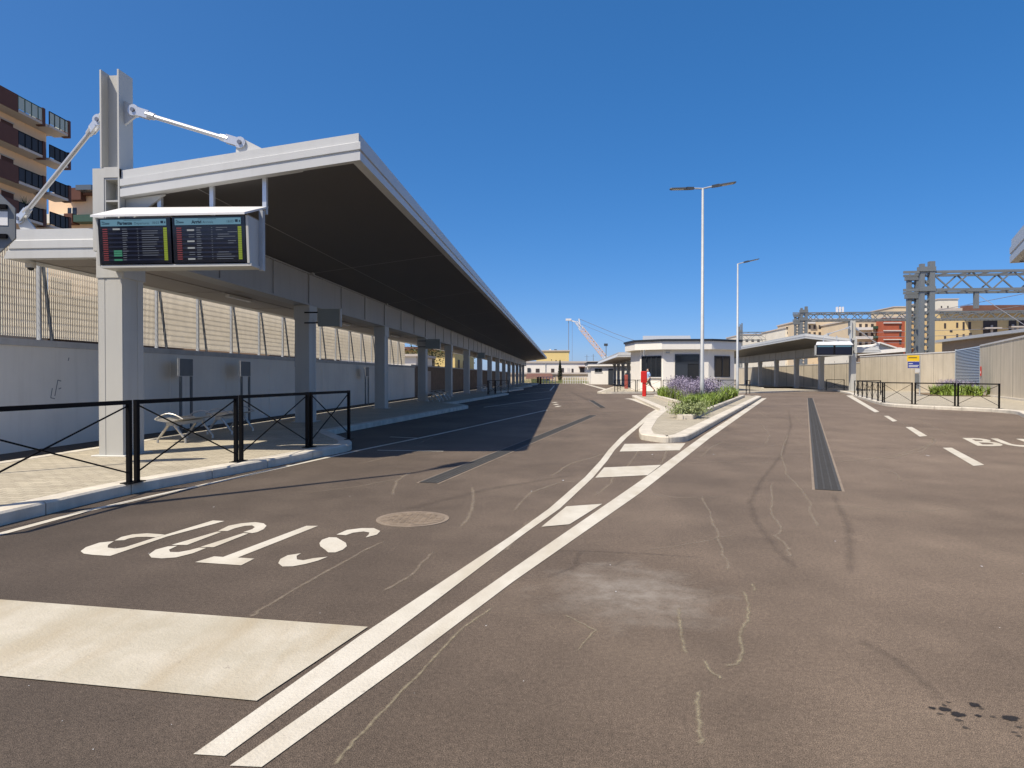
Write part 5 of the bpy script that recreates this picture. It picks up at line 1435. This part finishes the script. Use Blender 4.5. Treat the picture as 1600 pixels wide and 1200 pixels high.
# ================================================================== END OF THE ROAD
YE = 150
t = block('long_white_building', 815, 1015, 567, YE, 14, 'white_render', 'long low white building closing the end of the road',
          wins=[(837, 843, 576, 583), (861, 866, 576, 582), (893, 896, 576, 583), (876, 881, 575, 582)], extra=[(824, 829, 575, 582, .2, 'anthracite', 'shutter'), (906, 913, 573.5, 583, .3, 'shadowed_opening', 'porch'), (886, 890, 575, 583, .1, 'awning_pale', 'awning'), (852, 852.6, 568, 584, .2, 'galvanised', 'downpipe'), (904, 916, 572.6, 574, 1.2, 'brown_tile', 'canopy'), (815, 925, 583, 584.4, .4, 'old_stone', 'plinth')])
block('yellow_building', 838, 889, 549, 195, 30, 'yellow_render', 'plain yellow building rising behind the long white one', wins=[(868, 869.5, 562.5, 564.5), (861, 862, 561.5, 563)], extra=[(858, 861, 545.6, 548.6, .2, 'white_render', 'roof_vent'), (866, 870, 545.8, 548.6, .1, 'gantry_dark', 'roof_vent')])
block('garden_wall', 790, 930, 584.8, 138, .5, 'beige_render', 'beige garden wall in front of the long white building', 'wall')
t = thing('shed', WY(848, 600, 134), 'brown roofed shed left of the cypress', 'shed')
a = WY(822, 592, 134); b = WY(866, 592, 134); m = MB()
m.add([(a[0], 132, a[2]), (b[0] , 132, a[2]), (b[0] - .6, 137, a[2] + 1.1), (a[0], 137, a[2] + 1.1)], [(0, 1, 2, 3)]); m.build('roof', 'brown_tile', t)
m = MB(); m.box(a[0] + 1, b[0] - 1, 134.5, 136.8, 0, a[2] - .0); m.build('wall', 'old_stone', t)
# low sunlit scrub at the end of the road: nobody could count it
m = MB(); r = random.Random(77); x0 = WY(800, 600, 126)[0]; x1 = WY(925, 600, 126)[0]
for i in range(5200):
    x = r.uniform(x0, x1); y_ = r.uniform(122, 130); hgt = (.4 + 1.0 * max(0, math.sin(x * .9) * .5 + .5)) * r.uniform(.3, 1); q = Vector((r.uniform(-.5, .5), r.uniform(-.5, .5), 1)).normalized(); c_ = q.cross(Vector((1, .2, 0))).normalized() * .05
    v = Vector((x, y_, hgt * r.random())); m.add([v - c_, v + c_, v + q * .28], [(0, 1, 2)])
props(m.build('scrub', 'pale_leaf', recalc=False), kind='stuff')
def far_rail(px0, px1, Y, label, mt, n):
    a = WY(px0, 600, Y)[0]; b = WY(px1, 600, Y)[0]; t = thing('railing', (a, Y, 0), label, 'railing')
    for i in range(n + 1): MB().box(a + (b - a) * i / n - .05, a + (b - a) * i / n + .05, Y - .05, Y + .05, 0, 1.15).build('post', mt, t)
    MB().box(a, b, Y - .04, Y + .04, 1.151, 1.25).build('top_rail', mt, t); MB().box(a, b, Y - .03, Y + .03, .55, .62).build('mid_rail', mt, t)
far_rail(840, 868, 119, 'white rail fence at the end of the road, left of the cypress', 'crane_white', 6)
far_rail(880, 925, 119, 'white rail fence at the end of the road, beside the service building', 'crane_white', 12)
t = thing('gate', (WY(842, 600, 118.5)[0], 118.5, 0), 'small dark red gate at the end of the road by the last canopy columns', 'gate')
for q in (840.5, 844.5):
    p = WY(q, 600, 118.5); MB().box(p[0] - .16, p[0] + .16, 118.4, 118.6, 0, 1.2).build('leaf', 'brown_panel', t)
p = WY(978, 600, 132)
# orange crane
YC = 300
t = thing('crane', (WY(950, 570, YC)[0], YC, 0), 'orange and white lattice crane jib above the far roofs', 'crane')
A = Vector(WY(948, 562, YC)); B = Vector(WY(900, 503, YC)); d = (B - A); L = d.length; d.normalize(); nrm = Vector((-d.z, 0, d.x))
segs = 22; mo = MB(); mw = MB()
for k in range(segs):
    m = mw if (k >= 18 or k < 2) else mo
    w = .95 * (1 if k < 19 else .6); p = A + d * (L * k / segs); q = A + d * (L * (k + 1) / segs)
    for s in (-1, 1):
        for yy in (-.8, .8): m.bar(p + nrm * s * w + Vector((0, yy, 0)), q + nrm * s * w + Vector((0, yy, 0)),   .2, .2, (0, 1, 0))
    s = 1 if k % 2 else -1
    m.bar(p + nrm * s * w, q - nrm * s * w, .26, .26, (0, 1, 0)); m.bar(p + nrm * w, p - nrm * w, .22, .22, (0, 1, 0))
mo.build('jib', 'crane_orange', t); mw.build('jib_end', 'crane_white', t)
m = MB(); hd = Vector(WY(888.5, 500, YC)); m.bar(B, hd, .7, .5); m.box(hd.x - 1.3, hd.x + 1.2, YC - .6, YC + .6, hd.z - .3, hd.z + .6); ap = Vector(WY(904.5, 498, YC)); m.bar(B - d * 3, ap, .5, .5); m.build('jib_head', 'crane_white', t)
m = MB(); m.tube([hd, Vector(WY(888.5, 572, YC))], .13, 5); m.tube([hd + Vector((1.6, 0, 0)), Vector(WY(894, 572, YC))], .06, 5); m.tube([ap, Vector(WY(960, 521, YC)), Vector(WY(1000, 535, YC))], .09, 5); m.tube([B, Vector(WY(975, 534, YC))], .06, 5); m.build('cable', 'cable', t)
m = MB(); q = Vector(WY(949, 565, YC)); m.box(q.x - 1.6, q.x + 1.6, YC - 1.6, YC + 1.6, 0, q.z); m.build('tower', 'crane_white', t)
for px, top, Yq, lab in ((927, 553, 160, 'thin aerial on the long white building, left one'), (917, 554, 160, 'thin aerial on the long white building, right one')):
    a = WY(px, 568, Yq); b = WY(px, top, Yq); t = thing('aerial', (a[0], Yq, 4), lab, 'aerial'); MB().tube([(a[0], Yq, a[2] - .3), (b[0], Yq, b[2])], .06, 5).build('mast', 'gantry_steel', t); MB().bar((a[0] - .6, Yq, b[2] - .5), (a[0] + .6, Yq, b[2] - .5), .05, .05).build('crossbar', 'gantry_steel', t)
t = thing('floodlight_mast', (WY(947, 600, 165)[0], 165, 0), 'short floodlight mast in front of the crane', 'mast')
a = WY(947, 540, 165); MB().tube([(a[0], 165, 0), (a[0], 165, a[2])], .1, 6).build('pole', 'gantry_steel', t); MB().box(a[0] - .5, a[0] + .4, 164.8, 165.2, a[2] - .1, a[2] + .5).build('floodlight', 'lamp_head', t)

# behind the left canopy columns: trees and a house
crown_tree(-13, 66, 5.6, 2.3, 'green tree behind the stone wall, seen between the fifth and sixth columns', seed=3)
crown_tree(-15, 92, 6.5, 2.8, 'dark green tree behind the stone wall farther down the platform', seed=5)
t = thing('small_house', (-17, 72, 0), 'small sunlit cream house behind the stone wall', 'house')
MB().box(-20, -12, 74, 90, 0, 4.2).build('wall', 'yellow_render', t); MB().box(-20.4, -11.6, 73.6, 90.4, 4.202, 4.6).build('roof', 'brown_tile', t)
for y_ in (76, 80, 84): MB().box(-11.99, -11.94, y_, y_ + 1.2, 1.6, 3.2).build('window', 'shadowed_opening', t)
for x_ in (-18.5, -15.5): MB().box(x_, x_ + 1.2, 73.94, 73.99, 2.2, 3.6).build('window', 'shadowed_opening', t)
t = thing('low_white_house', (-15, 56, 0), 'low white house behind the stone wall next to the fence end', 'house')
MB().box(-19, -12.4, 56, 63, 0, 3.0).build('wall', 'white_render', t); MB().box(-19.3, -12.1, 55.7, 63.3, 3.002, 3.2).build('roof', 'slab_pale', t)

# ================================================================== APARTMENT BLOCK AT UPPER LEFT
D2 = ray(840, 588); D = Vector((D2.x, D2.y)).normalized(); N = Vector((D.y, -D.x))
kp0 = WY(72, 190, 58.0); Kc = Vector((kp0[0], kp0[1]))
zf = lambda py: WY(72, py, 58.0)[2]
fx = lambda s, n, z: (Kc.x + D.x * s + N.x * n, Kc.y + D.y * s + N.y * n, z)     # s along facade (away +), n out of facade
t = thing('apartment_block', (Kc.x, Kc.y, 0), 'peach apartment block with dark balconies at upper left', 'building')
ztop = zf(209)
MB(fx).box(-24, 0, -14, 0, 0, ztop).build('wall', 'peach_render', t)
m = MB(fx); m.box(-24.3, .6, -14, 1.35, ztop + .002, ztop + .22); m.build('roof_slab', 'slab_pale', t)
def balcony(s0, s1, n1, zfl, hh, solid=None, mt_='smoked_glass', nm='balcony', n0=0.004, frame='black_metal'):
    b = MB(fx).box(s0, s1, n0, n1, zfl - .22, zfl).build(nm, 'slab_pale', t)
    m = MB(fx)
    if solid: m.box(solid[0], solid[1], n1 - .05, n1 + .02, zfl - .25, zfl + hh + .05); m.build('solid_panel', 'brown_panel', b)
    m = MB(fx); g0 = solid[1] if solid else s0
    m.box(g0 + .02, s1, n1 - .03, n1 - .01, zfl + .08, zfl + hh - .04); m.box(s1 - .03, s1 - .01, n0, n1 - .03, zfl + .08, zfl + hh - .04); m.build('glass', mt_, b)
    m = MB(fx); m.box(g0, s1 + .03, n1 - .04, n1 + .02, zfl + hh - .04, zfl + hh + .03); m.box(s1 - .04, s1 + .02, n0, n1 - .04, zfl + hh - .04, zfl + hh + .03)
    for i in range(5): c = g0 + (s1 - g0) * i / 4; m.box(c - .03, c + .03, n1 - .045, n1 + .025, zfl, zfl + hh)
    m.build('railing_frame', frame, b)
    m = MB(fx); m.box(s1 - .25, s1 + .06, n1 - .6, n1 + .05, zfl - .3, zfl + hh + .1); m.build('end_panel', 'brown_panel', b)
zs = [zf(209), zf(259), zf(311), zf(361), zf(410), zf(460), zf(510)]
for i, z in enumerate(zs):
    top = i == 0
    balcony(-14.0, -2.0, 1.35, z + .22 if top else z + .2, 1.15, (-13.0, -5.0), 'lit_balcony_glass' if top else 'smoked_glass', frame='green_frame' if top else 'black_metal')
    balcony(-1.6, 1.0, 1.5, z + .224 if top else z + .2, 1.15, None, 'lit_balcony_glass' if top else 'smoked_glass', n0=.01)
    if not top:
        for s0 in (-5.2, -10.5): w = MB(fx).box(s0, s0 + 1.3, -.02, .03, z + .22, z + 2.3).build('window', 'brown_panel', t); MB(fx).box(s0 - .1, s0 + 1.4, .005, .06, z + 2.303, z + 2.42).build('lintel', 'slab_pale', w)
m = MB(fx); m.box(-7.4, -6.6, .03, .45, zs[3] + 1.6, zs[3] + 2.3); m.build('air_conditioner', 'awning_pale', t)
m = MB(fx); m.box(-14, -12.5, -3, -1, ztop + .23, ztop + 2.4); m.build('roof_house', 'brown_panel', t)
pl_ = fx(-3.8, 1.0, zs[3] + .2)
t = thing('balcony_palm', pl_, 'small green palm standing on a lower balcony of the peach block', 'plant')
m = strap_clump(1.5, 60, .3, 99); m.v = [v + Vector(pl_) + Vector((0, 0, .5)) for v in m.v]; m.build('leaves', 'tree_leaf', t, recalc=False)
MB().tube([pl_, (pl_[0], pl_[1], pl_[2] + .6)], [.2, .16], 10).build('pot', 'brown_tile', t)
block('rear_apartment_block', 76, 210, 305, 96, 20, 'peach_render', 'lower peach apartment block behind the near column', wins=[(106, 120, 325, 341)], wm='dark_glass',
      extra=[(112.5, 114, 325, 341, .12, 'pale_render', 'mullion'), (78, 112, 338.5, 352, 1.6, 'pale_render', 'balcony'), (112.5, 125, 337.5, 352, 1.6, 'brown_panel', 'balcony_screen'), (112, 135, 297, 315, 1.2, 'brown_panel', 'roof_screen'), (107, 111, 297, 310, 1, 'pale_render', 'chimney'), (135.5, 160, 301, 306, .8, 'brown_tile', 'tiled_edge'), (136, 160, 296, 303, 2.4, 'balcony_glass', 'glass_balustrade'), (128, 165, 340, 350, 1.8, 'green_frame', 'lower_balcony')])
block('low_brick_building', 60, 420, 470, 60, 25, 'dull_brick', 'dull brick house glimpsed through the slat fence', wins=[(230, 238, 490, 530), (300, 306, 490, 520)])
